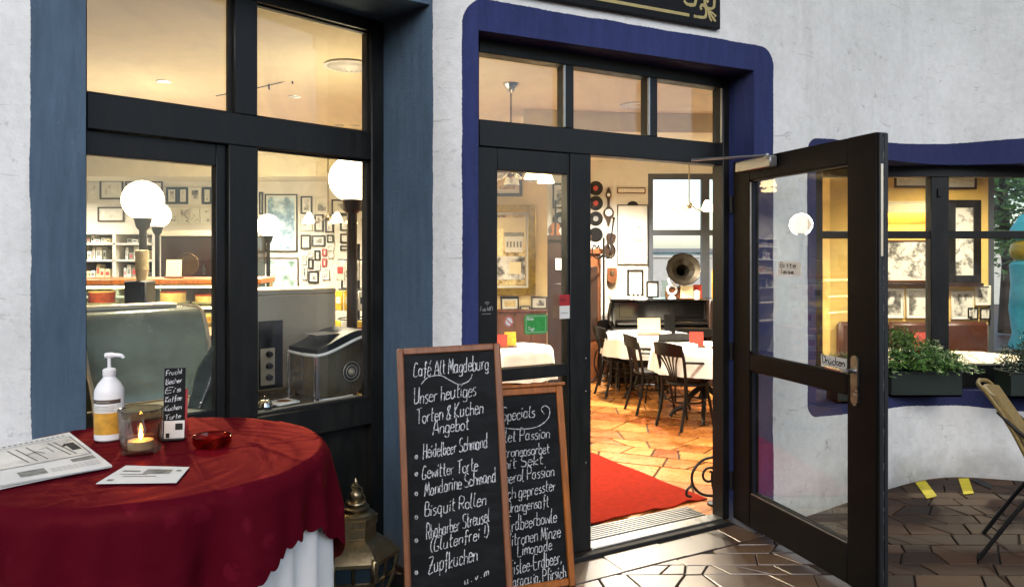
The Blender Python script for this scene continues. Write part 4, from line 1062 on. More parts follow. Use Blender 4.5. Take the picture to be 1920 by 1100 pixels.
sq = [on_b2(*q) for q in ((935, 800), (970, 804), (1005, 800), (1026, 785), (1030, 768), (1022, 760), (1014, 766), (1020, 776))]
ls.append([(p.x, p.y) for p in cr([(*q, 0) for q in sq], 5)])
lettering('chalk_lettering', ls, 'chalk', cb2, -.0045, .0042)
# ------------------------------------------------------------------ terrace chair at the right edge
fc = thing('terrace_chair', 'tan woven bistro chair with dark metal legs at the right edge', 'chair', (2.875, 3.75, 0), radians(-35))
def yy(s): return .20*s
b = MB()
prof = [(-.205, .45), (-.25, .56), (-.31, .68), (-.375, .79), (-.415, .86)]
vs = []; n = 9
for th in (0, .016):
    for x, z in prof:
        for k in range(n):
            u = -1+2*k/(n-1); vs.append((x-th+.05*(1-u*u)*-1+.05, u*.21*(1-.12*((z-.45)/.41)**2), z-.02*u*u*((z-.45)/.41)))
m_ = len(prof)*n; fs = []
for i in range(len(prof)-1):
    for k in range(n-1):
        q = i*n+k; fs += [(q, q+1, q+n+1, q+n), (m_+q, m_+q+n, m_+q+n+1, m_+q+1)]
for i in range(len(prof)-1):
    for k in (0, n-1): fs.append((i*n+k, (i+1)*n+k, m_+(i+1)*n+k, m_+i*n+k))
for k in range(n-1):
    for i in (0, len(prof)-1): fs.append((i*n+k, i*n+k+1, m_+i*n+k+1, m_+i*n+k))
sub(b.add(vs, fs), 'backrest', 'rattan', fc)
b = MB(); b.tube(cr([(-.195, -.205, .45), (-.30, -.20, .68), (-.40, -.19, .84), (-.445, -.10, .872), (-.452, 0, .876), (-.445, .10, .872), (-.40, .19, .84), (-.30, .20, .68), (-.195, .205, .45)], 5), .011, 10); sub(b, 'back_rim', 'rattan', fc)
sub(MB().lathe([(.0001, .435), (.215, .435), (.22, .445), (.21, .46), (.0001, .455)], 28), 'seat', 'rattan', fc)
for s in (-1, 1):
    sub(MB().tube(cr([(-.14, .19*s, .44), (-.26, .205*s, .30), (-.44, .215*s, 0)], 4), .011, 10), 'leg', 'iron', fc)
    sub(MB().tube(cr([(.15, .17*s, .44), (.20, .20*s, .22), (.22, .215*s, 0)], 4), .011, 10), 'leg', 'iron', fc)
    sub(MB().tube(cr([(-.36, .20*s, .76), (-.22, .215*s, .64), (-.02, .23*s, .61), (.14, .22*s, .56), (.18, .19*s, .44)], 5), .009, 8), 'arm', 'iron', fc)
# ------------------------------------------------------------------ planters on the sill and their plants
def planter(px0, px1, d, label, pl_label, seed, n=420, m='leaf', dark=False):
    z = .615; x0, x1 = L(px0, d), L(px1, d)
    t = thing('planter_box', label, 'planter', ((x0+x1)/2, d, z), group='planters on the window sill'); h = .155; hw = (x1-x0)/2
    b = MB(); tw = .085
    for q in ((-hw, hw, -tw, -tw+.008), (-hw, hw, tw-.008, tw), (-hw, -hw+.008, -tw+.008, tw-.008), (hw-.008, hw, -tw+.008, tw-.008)): b.box(*q, 0, h)
    b.box(-hw, hw, -tw, tw, -.0, .012)
    sub(b, 'trough', 'planter_green', t)
    b = MB()
    for q in ((-hw-.008, hw+.008, -tw-.008, -tw+.006), (-hw-.008, hw+.008, tw-.006, tw+.008), (-hw-.008, -hw+.006, -tw+.006, tw-.006), (hw-.006, hw+.008, -tw+.006, tw-.006)): b.box(*q, h, h+.014, .003)
    sub(b, 'rim', 'planter_green', t)
    sub(MB().box(-hw+.01, hw-.01, -tw+.01, tw-.01, h-.03, h-.02), 'soil', 'soil', t)
    r = random.Random(seed)
    pl = thing('sill_plant', pl_label, 'plant', ((x0+x1)/2, d, z+h-.02), group='plants in the sill planters')
    st = MB(); lv = MB()
    for k in range(n):
        bx = r.uniform(-hw*.92, hw*.92); by = r.uniform(-.06, .06); a_ = r.uniform(0, 2*pi); H = r.uniform(.07, .23)*(1+.35*sin(bx*9+seed)); out = r.uniform(.03, .13)
        p0_ = Vector((bx, by, 0)); p3 = Vector((bx+out*cos(a_), by+out*sin(a_)-.02, H)); pm = p0_.lerp(p3, .55)+Vector((0, 0, H*.35)); p4_ = p3+Vector((out*.7*cos(a_), out*.7*sin(a_), -H*.35))
        c_ = cr([p0_, pm, p3, p4_], 2)
        if k % 5 == 0: st.tube(c_, .0018, 4)
        for j in range(1, len(c_)):
            for sgn in (-1, 1):
                if r.random() < .2: continue
                a = c_[j]; dirn = (c_[j]-c_[j-1]).normalized(); sd_ = dirn.cross(Vector((0, 0, 1)))
                if sd_.length < .1: sd_ = Vector((1, 0, 0))
                sd_.normalize(); tip = a+dirn*r.uniform(.016, .042)+sd_*sgn*r.uniform(.012, .034)+Vector((0, 0, r.uniform(-.008, .012)))
                wv = dirn*r.uniform(.005, .010)
                mid = a.lerp(tip, .5); lv.add([a, mid+wv, tip, mid-wv], [(0, 1, 2, 3)])
    st.build('stem', 'leaf_dark', pl, 0); o = lv.build('foliage', m, pl, 0, recalc=False); o['kind'] = 'stuff'
    return t
planter(1660, 1790, 5.05, 'dark green planter box under the bushy fern', 'bushy bright green fern in the planter beside the door edge', 3)
planter(1880, 2060, 5.02, 'dark green planter box at the right picture edge', 'dark leafy plant at the right picture edge', 8, 200, 'leaf_dark')
planter(1560, 1640, 4.84, 'small green planter box behind the open door', 'low green plant behind the open glass door', 5, 120)
# a stone ledge for the planters is the plastered sill itself; tape marks on the paving
def tape(name, label, pts, m, cat='floor tape'):
    q = [G(*p_, .004) for p_ in pts]; return tag(MB().prism([(a.x, a.y) for a in q], .003, .0055).build(name, m, None, 0), label, cat)
tape('floor_tape', 'yellow tape strip on the paving nearer the open door', [(1716, 904), (1735, 900), (1757, 929), (1738, 934)], 'yellow_tape')
tape('floor_tape', 'yellow tape strip on the paving nearer the terrace chair', [(1797, 897), (1816, 896), (1826, 924), (1807, 926)], 'yellow_tape')
tape('floor_tape', 'black anti slip strip beside the yellow tape', [(1820, 899), (1832, 896), (1862, 909), (1858, 917)], 'black_tape')

# ================================================================== inside the cafe
# ------------------------------------------------------------------ entrance: runner, grate mat, wrought iron stand
rx1 = FD.s(1322, .27); rx1 = (Vector((*p2(G(1322, 935, FZ)), 0))-FD.o).dot(FD.u)
b = MB(); nx_, ny_ = 14, 26; y0_, y1_ = .30, 3.1; rr = random.Random(2); vs = []
for th in (0, .007):
    for j in range(ny_+1):
        for i in range(nx_+1):
            x = rx1-1.02+1.02*i/nx_; y = y0_+(y1_-y0_)*j/ny_
            e = .010*sin(i*1.1+.7)+.006*sin(i*2.3) if j == 0 else 0
            lift = (.012*max(0, sin(i*1.7+.4)) if j == 0 else 0)
            vs.append(FD.w(x+.006*sin(j*1.3)*(i in (0, nx_)), y+e, FZ+.003+th+lift*(th > 0 or 1)))
N = (nx_+1)*(ny_+1); fs = []
for j in range(ny_):
    for i in range(nx_):
        q = j*(nx_+1)+i; fs += [(N+q, N+q+1, N+q+nx_+2, N+q+nx_+1), (q, q+nx_+1, q+nx_+2, q+1)]
for i in range(nx_): fs += [(i, i+1, N+i+1, N+i), (ny_*(nx_+1)+i, N+ny_*(nx_+1)+i, N+ny_*(nx_+1)+i+1, ny_*(nx_+1)+i+1)]
for j in range(ny_):
    for c_ in (0, nx_): q = j*(nx_+1)+c_; fs.append((q, q+nx_+1, N+q+nx_+1, N+q))
tag(b.add(vs, fs).build('carpet_runner', 'red_carpet', None, 30), 'bright red carpet runner leading in from the door', 'carpet')
gm = thing('entrance_grate', 'ribbed metal entrance mat sunk behind the threshold', 'doormat', FD.o, FD.rz)
xa, xb = FD.s(1112, .15)-.12, FD.s(1305, .18)
b = MB(); b.box(xa, xb, .095, .27, .012, .020); sub(b, 'tray', 'rubber', gm)
for k in range(7): sub(MB().box(xa+.004, xb-.004, .10+.024*k, .115+.024*k, .020, .030, .002), 'rail', 'alu', gm)
b = MB(); b.box(xb, FD.s(1357, .2), .088, .27, .010, .024, .002); b.box(xa-.4, xa, .088, .27, .010, .024, .002); o = part_at(b, 'tile', 'tile_in', cafe_floor, FD)
p = G(1336, 948, FZ)
ws = thing('iron_plant_stand', 'tall wrought iron scroll stand just inside the door', 'stand', (p.x+.03, p.y+.02, FZ), radians(10))
ws.scale = (1.18, 1.18, 1.18); b = MB(); rI = .0075
b.tube(cr([(.02, 0, 0), (.05, 0, .09), (.03, 0, .15), (-.02, 0, .17), (-.02, 0, .10), (.0, 0, .04), (.02, 0, 0)], 5), rI, 8)
b.tube(cr([(.10, 0, .42), (.09, 0, .33), (.03, 0, .26), (-.07, 0, .24), (-.13, 0, .18), (-.13, 0, .11), (-.08, 0, .06), (.0, 0, .05), (.05, 0, .07)], 5), rI, 8)
b.tube(spiral((-.04, .155), .045, .02, 0.5, 1.15), rI*.9, 8)
b.tube(cr([(.02, 0, .16), (.06, 0, .22), (.085, 0, .30), (.10, 0, .42)], 5), rI, 8)
b.tube(cr([(-.13, 0, .11), (-.16, 0, .09), (-.165, 0, .06), (-.14, 0, .05)], 4), rI*.9, 8)
b.tube([(.03, 0, .165), (.16, 0, .165)], rI, 8); b.tube([(.03, 0, .13), (.16, 0, .13)], rI, 8)
sub(b, 'scroll_foot', 'iron', ws)
b = MB(); b.lathe([(.05, 0), (.045, .012), (.015, .02)], 16, (.0, 0, 0)); b.lathe([(.05, 0), (.045, .012), (.015, .02)], 16, (.16, 0, 0)); b.tube([(.16, 0, .01), (.16, 0, .42)], rI, 8); sub(b, 'foot', 'iron', ws)
b = MB(); b.tube([(.10, 0, .42), (.10, 0, 1.84)], .009, 8); b.tube([(.16, 0, .42), (.10, 0, .50)], rI, 8); sub(b, 'post', 'iron', ws)
b = MB()
for z, sg_ in ((1.12, -1), (1.40, 1), (1.58, -1), (1.72, -1)):
    b.tube(cr([(.10, 0, z-.06), (.10-.05, 0, z), (.10-.09, 0, z+.02)], 4), .006, 8); b.tube(spiral((.02, z-.01), .032, .012, pi/2, 1.2), .0055, 6)
    b.tube(cr([(.10, 0, z-.03), (.10+.05, 0, z+.02), (.10+.08, 0, z+.03)], 4), .006, 8)
sub(b, 'scroll', 'iron', ws)
# ------------------------------------------------------------------ bentwood chairs and round tables
def bentwood(label, loc, rz, first=[None]):
    if first[0] is not None:
        t = dup(first[0]); t.location = loc; t.scale = (.87, .87, .87); t.rotation_euler.z = rz; t['label'] = label; return t
    t = thing('bentwood_chair', label, 'chair', loc, rz, 'dark bentwood chairs round the tables'); first[0] = t; t.scale = (.87, .87, .87)
    sub(MB().lathe([(.0001, .44), (.195, .44), (.208, .452), (.205, .468), (.17, .474), (.0001, .466)], 24), 'seat', 'chair_wood', t)
    b = MB(); b.tube([(.185*cos(k*pi/12), .185*sin(k*pi/12), .27) for k in range(24)], .010, 6, True); sub(b, 'leg_ring', 'chair_wood', t)
    for s in (-1, 1):
        sub(MB().tube(cr([(.15*s, .13, .44), (.175*s, .165, .22), (.19*s, .20, 0)], 4), [.016]*5+[.013]*4, 8), 'leg', 'chair_wood', t)
        sub(MB().tube(cr([(.18*s, -.255, 0), (.165*s, -.19, .24), (.165*s, -.175, .46), (.18*s, -.21, .68), (.185*s, -.245, .80)], 4), .016, 8), 'leg', 'chair_wood', t)
        sub(MB().tube(cr([(.185*s, -.215, .69), (.235*s, -.10, .685), (.255*s, .04, .67), (.24*s, .12, .64), (.205*s, .13, .55), (.19*s, .07, .46)], 4), .0125, 8), 'arm', 'chair_wood', t)
    b = MB(); vs = []; n = 13
    for th in (0, .016):
        for z in (.745, .80, .865):
            for k in range(n):
                u = -1+2*k/(n-1); vs.append((u*.20, -.235-.045*(1-u*u)-(z-.745)*.18-th, z+.018*(1-u*u)*(z > .8)))
    fs = []; m3 = 3*n
    for i in range(2):
        for k in range(n-1): q = i*n+k; fs += [(q, q+1, q+n+1, q+n), (m3+q, m3+q+n, m3+q+n+1, m3+q+1)]
    for k in range(n-1): fs += [(k, m3+k, m3+k+1, k+1), (2*n+k, 2*n+k+1, m3+2*n+k+1, m3+2*n+k)]
    for i in range(2):
        for k in (0, n-1): q = i*n+k; fs.append((q, q+n, m3+q+n, m3+q))
    sub(b.add(vs, fs), 'backrest', 'chair_wood', t)
    for u in (-1, -.5, 0, .5, 1): sub(MB().tube(cr([(u*.045, -.175, .46), (u*.05, -.195, .56), (u*.085, -.23, .67), (u*.15, -.265, .77)], 3), [.008]*7+[.010]*3, 6), 'back_slat', 'chair_wood', t)
    return t
def cafe_table(label, cl_label, loc, R=.44, z=.68, drop=.22, seed=1.0, cl='white_cloth'):
    t = thing('cafe_table', label, 'table', (*loc, FZ), seed, 'pedestal tables in the cafe')
    sub(MB().lathe([(.0001, z-.03), (R-.01, z-.03), (R-.01, z-.006), (.0001, z-.006)], 32), 'table_top', 'brown_wood', t)
    sub(MB().lathe([(.055, .20), (.035, .26), (.045, .34), (.028, .42), (.028, .60), (.06, z-.03)], 16), 'column', 'iron', t)
    for k in range(4):
        a_ = k*pi/2; c_, s2 = cos(a_), sin(a_)
        sub(MB().tube([(x*c_, x*s2, zz) for x, zz in [(q.x, q.y) for q in cr([(.03, .30, 0), (.12, .22, 0), (.17, .12, 0), (.27, .07, 0), (.31, .015, 0)], 3)]], [.026]*4+[.02]*5+[.016]*3+[.02], 8), 'leg', 'iron', t)
    v_, f_ = cloth(R, lambda q: drop, z, seed, .018, .10, 96, 9)
    o = MB().add(v_, f_).build('tablecloth', cl, None, 60, loc=(*loc, FZ)); tag(o, cl_label, 'tablecloth', 'white cloths on the cafe tables')
    return t
TA, TB_, TC2, TD, TE = (1.80, 7.0), (1.47, 8.15), (L(968, 7.0), 7.0), (L(1705, 6.6), 6.6), (L(1835, 6.35), 6.35)
cafe_table('pedestal table nearest the doorway inside the cafe', 'white cloth on the table nearest the doorway', TA, .47, seed=1.3)
cafe_table('pedestal table in front of the piano', 'white cloth on the table in front of the piano', TB_, .46, seed=2.1)
cafe_table('pedestal table behind the sidelight glass', 'white cloth on the table behind the sidelight', TC2, .33, seed=3.4, drop=.28)
cafe_table('alcove table behind the open door and fern planter', 'white cloth on the alcove table nearer the open door', TD, .33, seed=4.2, cl='cream_cloth')
cafe_table('alcove table at the right picture edge behind glass', 'white cloth on the alcove table nearer the street window', TE, .33, seed=5.7, cl='cream_cloth')
bentwood('bentwood chair turned with its slatted back to the doorway', (L(1287, 6.72), 6.72, FZ), radians(-58))
bentwood('bentwood chair just left of the one nearest the doorway', (L(1222, 7.35), 7.35, FZ), radians(-78))
bentwood('bentwood chair furthest left, by the table in front of the piano', (L(1160, 8.2), 8.2, FZ), radians(-75))
bentwood('bentwood chair whose curved back shows between the two tables', (L(1250, 7.62), 7.62, FZ), radians(10))
bentwood('bentwood chair half hidden behind the door jamb', (L(1390, 7.0), 7.0, FZ), radians(75))
bentwood('bentwood chair close in front of the piano', (L(1165, 8.75), 8.75, FZ), radians(-150))
bentwood('bentwood chair at the alcove table behind the window mullion', (L(1795, 6.75), 6.75, FZ), radians(-120))
# things standing on the tables
def card_holder(label, loc, rz, w_, h, m, name='menu_holder', cat='menu'):
    t = thing(name, label, cat, loc, rz); b = MB(); b.box(-w_/2-.01, w_/2+.01, -.03, .03, 0, .015, .003); sub(b, 'base', 'brown_wood', t)
    b = MB(); b.M = Matrix.Translation((0, -.008, .012)) @ Matrix.Rotation(radians(-6), 4, 'X'); b.box(-w_/2, w_/2, 0, .006, 0, h); sub(b, 'card', m, t); return t
tz = FZ+.682
card_holder('cream menu card standing on the table before the piano', (L(1217, 8.0), 8.0, tz), 0, .24, .17, 'cream_paper')
card_holder('black menu folder beside the cream menu card', (L(1256, 8.0), 8.0, tz), .2, .12, .21, 'board_black')
card_holder('red printed card on the table nearest the doorway', (L(1306, 6.95), 6.95, tz), 0, .13, .13, 'red_paper')
mc = card_holder('small chalkboard menu at the edge of the nearest table', (L(1346, 6.85), 6.85, tz), 0, .10, .19, 'board_black')
card_holder('colourful card on the table behind the sidelight', (L(957, 6.95), 6.95, tz), .2, .11, .13, 'yellow_print')
card_holder('red card on the table behind the sidelight', (L(941, 6.9), 6.9, tz), -.2, .10, .11, 'red_paper')
card_holder('red and white card on the alcove table behind the fern', (L(1726, 6.5), 6.5, tz), 0, .13, .17, 'red_paper')
def bowl(label, loc, r, h, m, cat='bowl', nm='sugar_bowl'):
    t = thing(nm, label, cat, loc); sub(MB().lathe([(.0001, 0), (r*.6, 0), (r, h*.6), (r*.97, h), (r*.85, h), (r*.5, .012), (.0001, .01)], 20), 'bowl', m, t); sub(MB().lathe([(r*.8, h*.96), (r*.5, h*1.15), (.0001, h*1.2)], 20), 'lid', m, t)
bowl('white sugar bowl on the table nearest the doorway', (L(1297, 6.75), 6.75, tz), .055, .05, 'white_plastic')
bowl('white sugar bowl on the table before the piano', (L(1250, 7.85), 7.85, tz), .05, .05, 'white_plastic')
# ------------------------------------------------------------------ pictures
def picture(label, x, y, z, w_, h, fm='pic_black', pm='photo_grey', fw=.018, mat_w=None, th=.02, group=None, name='framed_picture', ry=0.0, cat='picture'):
    t = thing(name, label, cat, (x, y, z), ry, group)
    b = MB(); b.box(-w_/2, -w_/2+fw, -th, -.001, -h/2, h/2, .003); b.box(w_/2-fw, w_/2, -th, -.001, -h/2, h/2, .003)
    b.box(-w_/2+fw, w_/2-fw, -th, -.001, h/2-fw, h/2, .003); b.box(-w_/2+fw, w_/2-fw, -th, -.001, -h/2, -h/2+fw, .003); sub(b, 'frame', fm, t)
    mw = mat_w if mat_w is not None else min(w_, h)*.16
    iw, ih = w_/2-fw, h/2-fw
    if mw > 0: sub(MB().box(-iw, iw, -.008, -.003, -ih, ih), 'passepartout', 'mat_white', t); iw -= mw; ih -= mw
    sub(MB().box(-iw, iw, -.0105, -.0085 if mw > 0 else -.003, -ih, ih), 'print', pm, t)
    return t
ORD = ['first', 'second', 'third', 'fourth', 'fifth', 'sixth', 'seventh', 'eighth', 'ninth', 'tenth', 'eleventh', 'twelfth', 'thirteenth', 'fourteenth', 'fifteenth', 'sixteenth', 'seventeenth', 'eighteenth', 'nineteenth', 'twentieth']+['twenty-'+q for q in ('first', 'second', 'third', 'fourth', 'fifth', 'sixth', 'seventh', 'eighth', 'ninth')]+['thirtieth']+['thirty-'+q for q in ('first', 'second', 'third', 'fourth', 'fifth', 'sixth')]
BY = BACK-.002
def pic_px(label, x0, y0, x1, y1, d=BY, **k):
    return picture(label, L((x0+x1)/2, d), d, Zp((y0+y1)/2, d), (x1-x0)*d/F, (y1-y0)*d/F, **k)
GW = 'pictures on the far left wall'
pic_px('pale wide print at the left end of the upper picture row', 166, 342, 186, 378, fm='mat_white', pm='print_line', group=GW)
pic_px('pale wide framed drawing above the shelf unit', 188, 338, 232, 374, fm='pic_brown', pm='print_line', fw=.02, group=GW)
pic_px('pale framed drawing behind the largest globe lamp', 236, 340, 306, 380, fm='pic_brown', pm='print_line', fw=.02, group=GW)
pic_px('pale framed drawing below the row above the shelves', 184, 388, 234, 416, fm='pic_brown', pm='print_line', fw=.02, group=GW)
for k, (x, w_, fm) in enumerate(((323, 22, 'pic_black'), (344, 20, 'pic_black'), (366, 24, 'mat_white'), (389, 19, 'pic_black'), (408, 18, 'pic_black'), (427, 20, 'pic_black'), (447, 20, 'pic_black'))):
    pic_px(f'{ORD[k]} framed photograph in the upper row right of the globe lamps', x-w_/2, 351, x+w_/2, 383, fm=fm, fw=.03 if fm == 'pic_black' else .02, mat_w=.02, group=GW)
for k, x in enumerate((323, 346, 366, 386, 405, 424, 444)):
    pic_px(f'{ORD[k]} white framed city print in the lower row right of the globe lamps', x-11, 389, x+11, 420, fm='mat_white', fw=.016, mat_w=.012, group=GW)
GM = 'pictures crowding the wall behind the steel oven'
pic_px('tall mirror in a dark frame with a painted blue daylight reflection', 497, 364, 558, 472, fm='pic_black', pm='reflection_blue', fw=.016, mat_w=.02, group=GM, name='wall_mirror', cat='mirror')
pic_px('lower mirror in a pale frame with a painted reflection of green leaves', 495, 483, 560, 548, fm='pic_brown', pm='reflection_green', fw=.012, mat_w=.02, group=GM, name='wall_mirror', cat='mirror')
lst = [(564, 368, 586, 401, 'pic_black', 'of small portraits'), (590, 370, 618, 402, 'mat_white', 'with a dark ship'), (622, 374, 652, 402, 'pic_brown', 'half behind the near globe'), (562, 405, 586, 432, 'mat_white', 'with a pale drawing'),
       (590, 402, 607, 434, 'pic_brown', 'narrow and upright'), (610, 404, 626, 436, 'pic_brown', 'with two dark figures'), (638, 402, 654, 433, 'pic_black', 'left of the bronze lamp post'), (564, 440, 583, 467, 'pic_black', 'with four small faces'),
       (585, 441, 610, 462, 'pic_brown', 'wide, below the drawing'), (613, 440, 626, 455, 'pic_black', 'small and dark'), (638, 438, 654, 456, 'pic_black', 'small, with a round portrait'), (614, 459, 626, 470, 'mat_white', 'tiny and pale'),
       (577, 471, 587, 482, 'mat_white', 'tiny, beside the mirror'), (590, 469, 601, 488, 'pic_black', 'small, upright and black'), (604, 466, 613, 480, 'red_label', 'with a red frame'), (615, 472, 626, 484, 'mat_white', 'small, near the corner'),
       (578, 485, 588, 504, 'pic_brown', 'small brown one by the mirror'), (591, 492, 601, 506, 'mat_white', 'tiny white one low on the wall'), (604, 484, 613, 500, 'red_label', 'with a red frame, low on the wall'), (566, 478, 575, 496, 'mat_white', 'slim, by the mirror edge'),
       (566, 500, 576, 524, 'mat_white', 'slim, low by the mirror'), (578, 508, 598, 530, 'pic_black', 'square, low on the wall'), (672, 405, 688, 434, 'mat_white', 'pale one right of the bronze lamp post'), (676, 370, 694, 396, 'pic_brown', 'under the near globe lamp'),
       (486, 360, 494, 402, 'pic_brown', 'cut by the window mullion'), (486, 408, 494, 470, 'mat_white', 'long, cut by the window mullion'), (638, 460, 656, 470, 'pic_brown', 'wide small one by the lamp post'), (604, 504, 618, 524, 'mat_white', 'low one above the steel oven'), (640, 508, 660, 542, 'pic_black', 'low one by the lamp post')]
for x0, y0, x1, y1, fm, tx in lst: pic_px(f'small framed photograph {tx}, wall above the oven', x0, y0, x1, y1, fm=('pic_black' if fm == 'pic_brown' else fm), fw=.02 if fm != 'mat_white' else .012, group=GM)
# gold framed city view on the yellow pier, seen through the sidelight
PYf = PY-.002
t = pic_px('large city view in a wide gold frame on the yellow pier', 898, 385, 1004, 553, PYf, fm='gold', pm='photo_sepia', fw=.075, mat_w=.022, th=.06)
for q, (x0_, x1_, z0_, z1_, m_) in enumerate(((-.19, .19, .06, .33, 'cream_paper'), (-.02, .16, -.02, .14, 'mat_white'), (-.03, .17, .14, .18, 'grey_ink'), (-.17, -.04, -.05, .22, 'cake_cream'), (-.18, .18, -.30, -.06, 'photo_grey'), (.02, .14, -.24, -.12, 'cream_paper'))):
    sub(MB().box(x0_, x1_, -.0112-.0004*q, -.0106, z0_, z1_), 'print_detail', m_, t)
for q in range(5): sub(MB().box(-.005+.034*q, .010+.034*q, -.0142, -.0136, .03, .09), 'print_detail', 'grey_ink', t)
pic_px('brown framed view hanging above the gold frame', 905, 318, 979, 368, PYf, fm='pic_brown', pm='photo_sepia', fw=.03)
pic_px('small dark framed landscape left below the gold frame', 939, 557, 973, 581, PYf, pm='photo_sepia', fw=.014)
pic_px('tiny framed card between two small pictures on the pier', 975, 573, 994, 588, PYf, pm='photo_sepia', fw=.01)
pic_px('small dark picture right below the gold frame', 996, 556, 1026, 579, PYf, pm='photo_grey', fw=.012)
wn = thing('pier_wainscot', 'brown wooden wainscot at the foot of the yellow pier', 'wainscot', (0, PY-.03, 0))
for k in range(6): sub(MB().box(PX0+.163*k, PX0+.163*k+.158, 0, .028, FZ, .98, .004), 'plank', 'wainscot', wn)
sub(MB().box(PX0, PX1, -.012, .029, .98, 1.01, .004), 'rail', 'wainscot', wn)
# dark cabinet between pier and doorway, with its screen
cbn = thing('dark_cabinet', 'dark wooden cabinet behind the right edge of the sidelight', 'cabinet', (.62, 9.2, FZ))
b = MB(); b.box(-.26, .30, -.2, .27, 0, 1.72, .006); sub(b, 'body', 'dark_wood', cbn)
b = MB(); b.box(-.30, .34, -.23, .28, 1.72, 1.78, .006); sub(b, 'cornice', 'dark_wood', cbn)
sub(MB().box(-.22, .02, -.212, -.2, .1, 1.2, .004), 'cabinet_door', 'dark_wood', cbn); sub(MB().box(.03, .26, -.212, -.2, .1, 1.2, .004), 'cabinet_door', 'dark_wood', cbn)
sub(MB().box(-.1, .1, -.215, -.2, 1.36, 1.50, .004), 'notice', 'white_paper', cbn)
pic_px('dark framed portrait above the cabinet, right in the sidelight', 1036, 344, 1064, 391, BY, fm='pic_black', fw=.02)
# ------------------------------------------------------------------ records, barometer, violin and signs left of the street window
def record(label, px, py, lm, r=.092, d=BY-.004):
    t = thing('vinyl_record', label, 'record', (L(px, d), d, Zp(py, d)), group='records on the back wall'); A_ = Vector((0, -1, 0))
    sub(MB().lathe([(.0001, 0), (r, 0), (r, .003), (.0001, .004)], 32, (0, 0, 0), A_), 'disc', 'vinyl', t)
    sub(MB().lathe([(.0001, .0042), (r*.36, .0042), (r*.36, .0052), (.0001, .0052)], 20, (0, 0, 0), A_), 'record_label', lm, t)
record('topmost black record with a pale red label', 1117, 353, 'red_label'); record('second black record from the top, with a red label', 1117, 381, 'red_label')
record('third black record from the top, with a grey label', 1117, 410, 'grey_label'); record('lowest of the four black records, all dark', 1117, 440, 'vinyl')
record('black record hanging above the dark cabinet', 1051, 412, 'grey_label', .10)
gt = thing('guitar', 'orange bodied string instrument below the record above the cabinet', 'guitar', (L(1041, BY-.03), BY-.03, Zp(438, BY)), radians(5))
b = MB(); P = [(.0, .14), (.05, .12), (.06, .07), (.045, .03), (.075, -.03), (.07, -.09), (.0, -.12), (-.07, -.09), (-.075, -.03), (-.045, .03), (-.06, .07), (-.05, .12)]
b.plate([(q.x, q.y) for q in cr([(*p_, 0) for p_ in P], 3, True)], -.02, .02); sub(b, 'body', 'frame_wood_orange', gt); sub(MB().box(-.012, .012, -.03, -.02, -.02, .42, .002), 'neck', 'dark_wood', gt)
D9 = BY-.02
bm_ = thing('barometer', 'long brass and wood banjo barometer beside the records', 'barometer', (L(1141, D9), D9, Zp(395, D9)))
b = MB(); P = [(0, .30), (.02, .26), (.035, .20), (.02, .15), (.014, .10), (.02, .05), (.062, .0), (.064, -.05), (.03, -.10), (.02, -.15), (0, -.19)]
poly = [(q.x, q.y) for q in cr([(*p_, 0) for p_ in P], 3)]; b.plate(poly+[(-x, z) for x, z in reversed(poly[1:-1])], -.02, .015); sub(b, 'case', 'dark_wood', bm_)
sub(MB().lathe([(.0001, 0), (.045, 0), (.045, .006), (.0001, .006)], 24, (0, -.02, -.025), Vector((0, -1, 0))), 'dial', 'mat_white', bm_); sub(MB().lathe([(.0001, 0), (.022, 0), (.022, .005), (.0001, .005)], 20, (0, -.02, .2), Vector((0, -1, 0))), 'dial', 'mat_white', bm_)
vl = thing('violin', 'old brown violin hanging on the wall left of the poster', 'violin', (L(1144, D9), D9, Zp(455, D9))); vl.rotation_euler = (0, radians(8), 0)
P = [(0, .12), (.05, .11), (.062, .07), (.04, .02), (.04, -.02), (.075, -.07), (.07, -.13), (0, -.15), (-.07, -.13), (-.075, -.07), (-.04, -.02), (-.04, .02), (-.062, .07), (-.05, .11)]
sub(MB().plate([(q.x, q.y) for q in cr([(*p_, 0) for p_ in P], 3, True)], -.02, .015), 'body', 'dark_wood', vl)
b = MB(); b.box(-.01, .01, -.035, -.02, -.06, .30, .002); b.sphere((0, -.03, .31), .018, 10, 8); sub(b, 'neck', 'pic_black', vl)
wc = thing('wall_phone', 'small dark wooden wall box below the violin', 'wall box', (L(1147, D9), D9, Zp(515, D9)))
b = MB(); b.plate([(-.06, .09), (.06, .09), (.065, .0), (.05, -.08), (0, -.11), (-.05, -.08), (-.065, 0)], -.05, .018); sub(b, 'case', 'brown_wood', wc); sub(MB().lathe([(.0001, 0), (.03, 0), (.022, .012), (.0001, .014)], 16, (0, -.05, .02), Vector((0, -1, 0))), 'dial', 'brass', wc)
t = pic_px('narrow wooden name board above the poster', 1157, 352, 1210, 363, BY, fm='brown_wood', pm='print_line', fw=.012, mat_w=0, name='wall_sign', cat='sign')
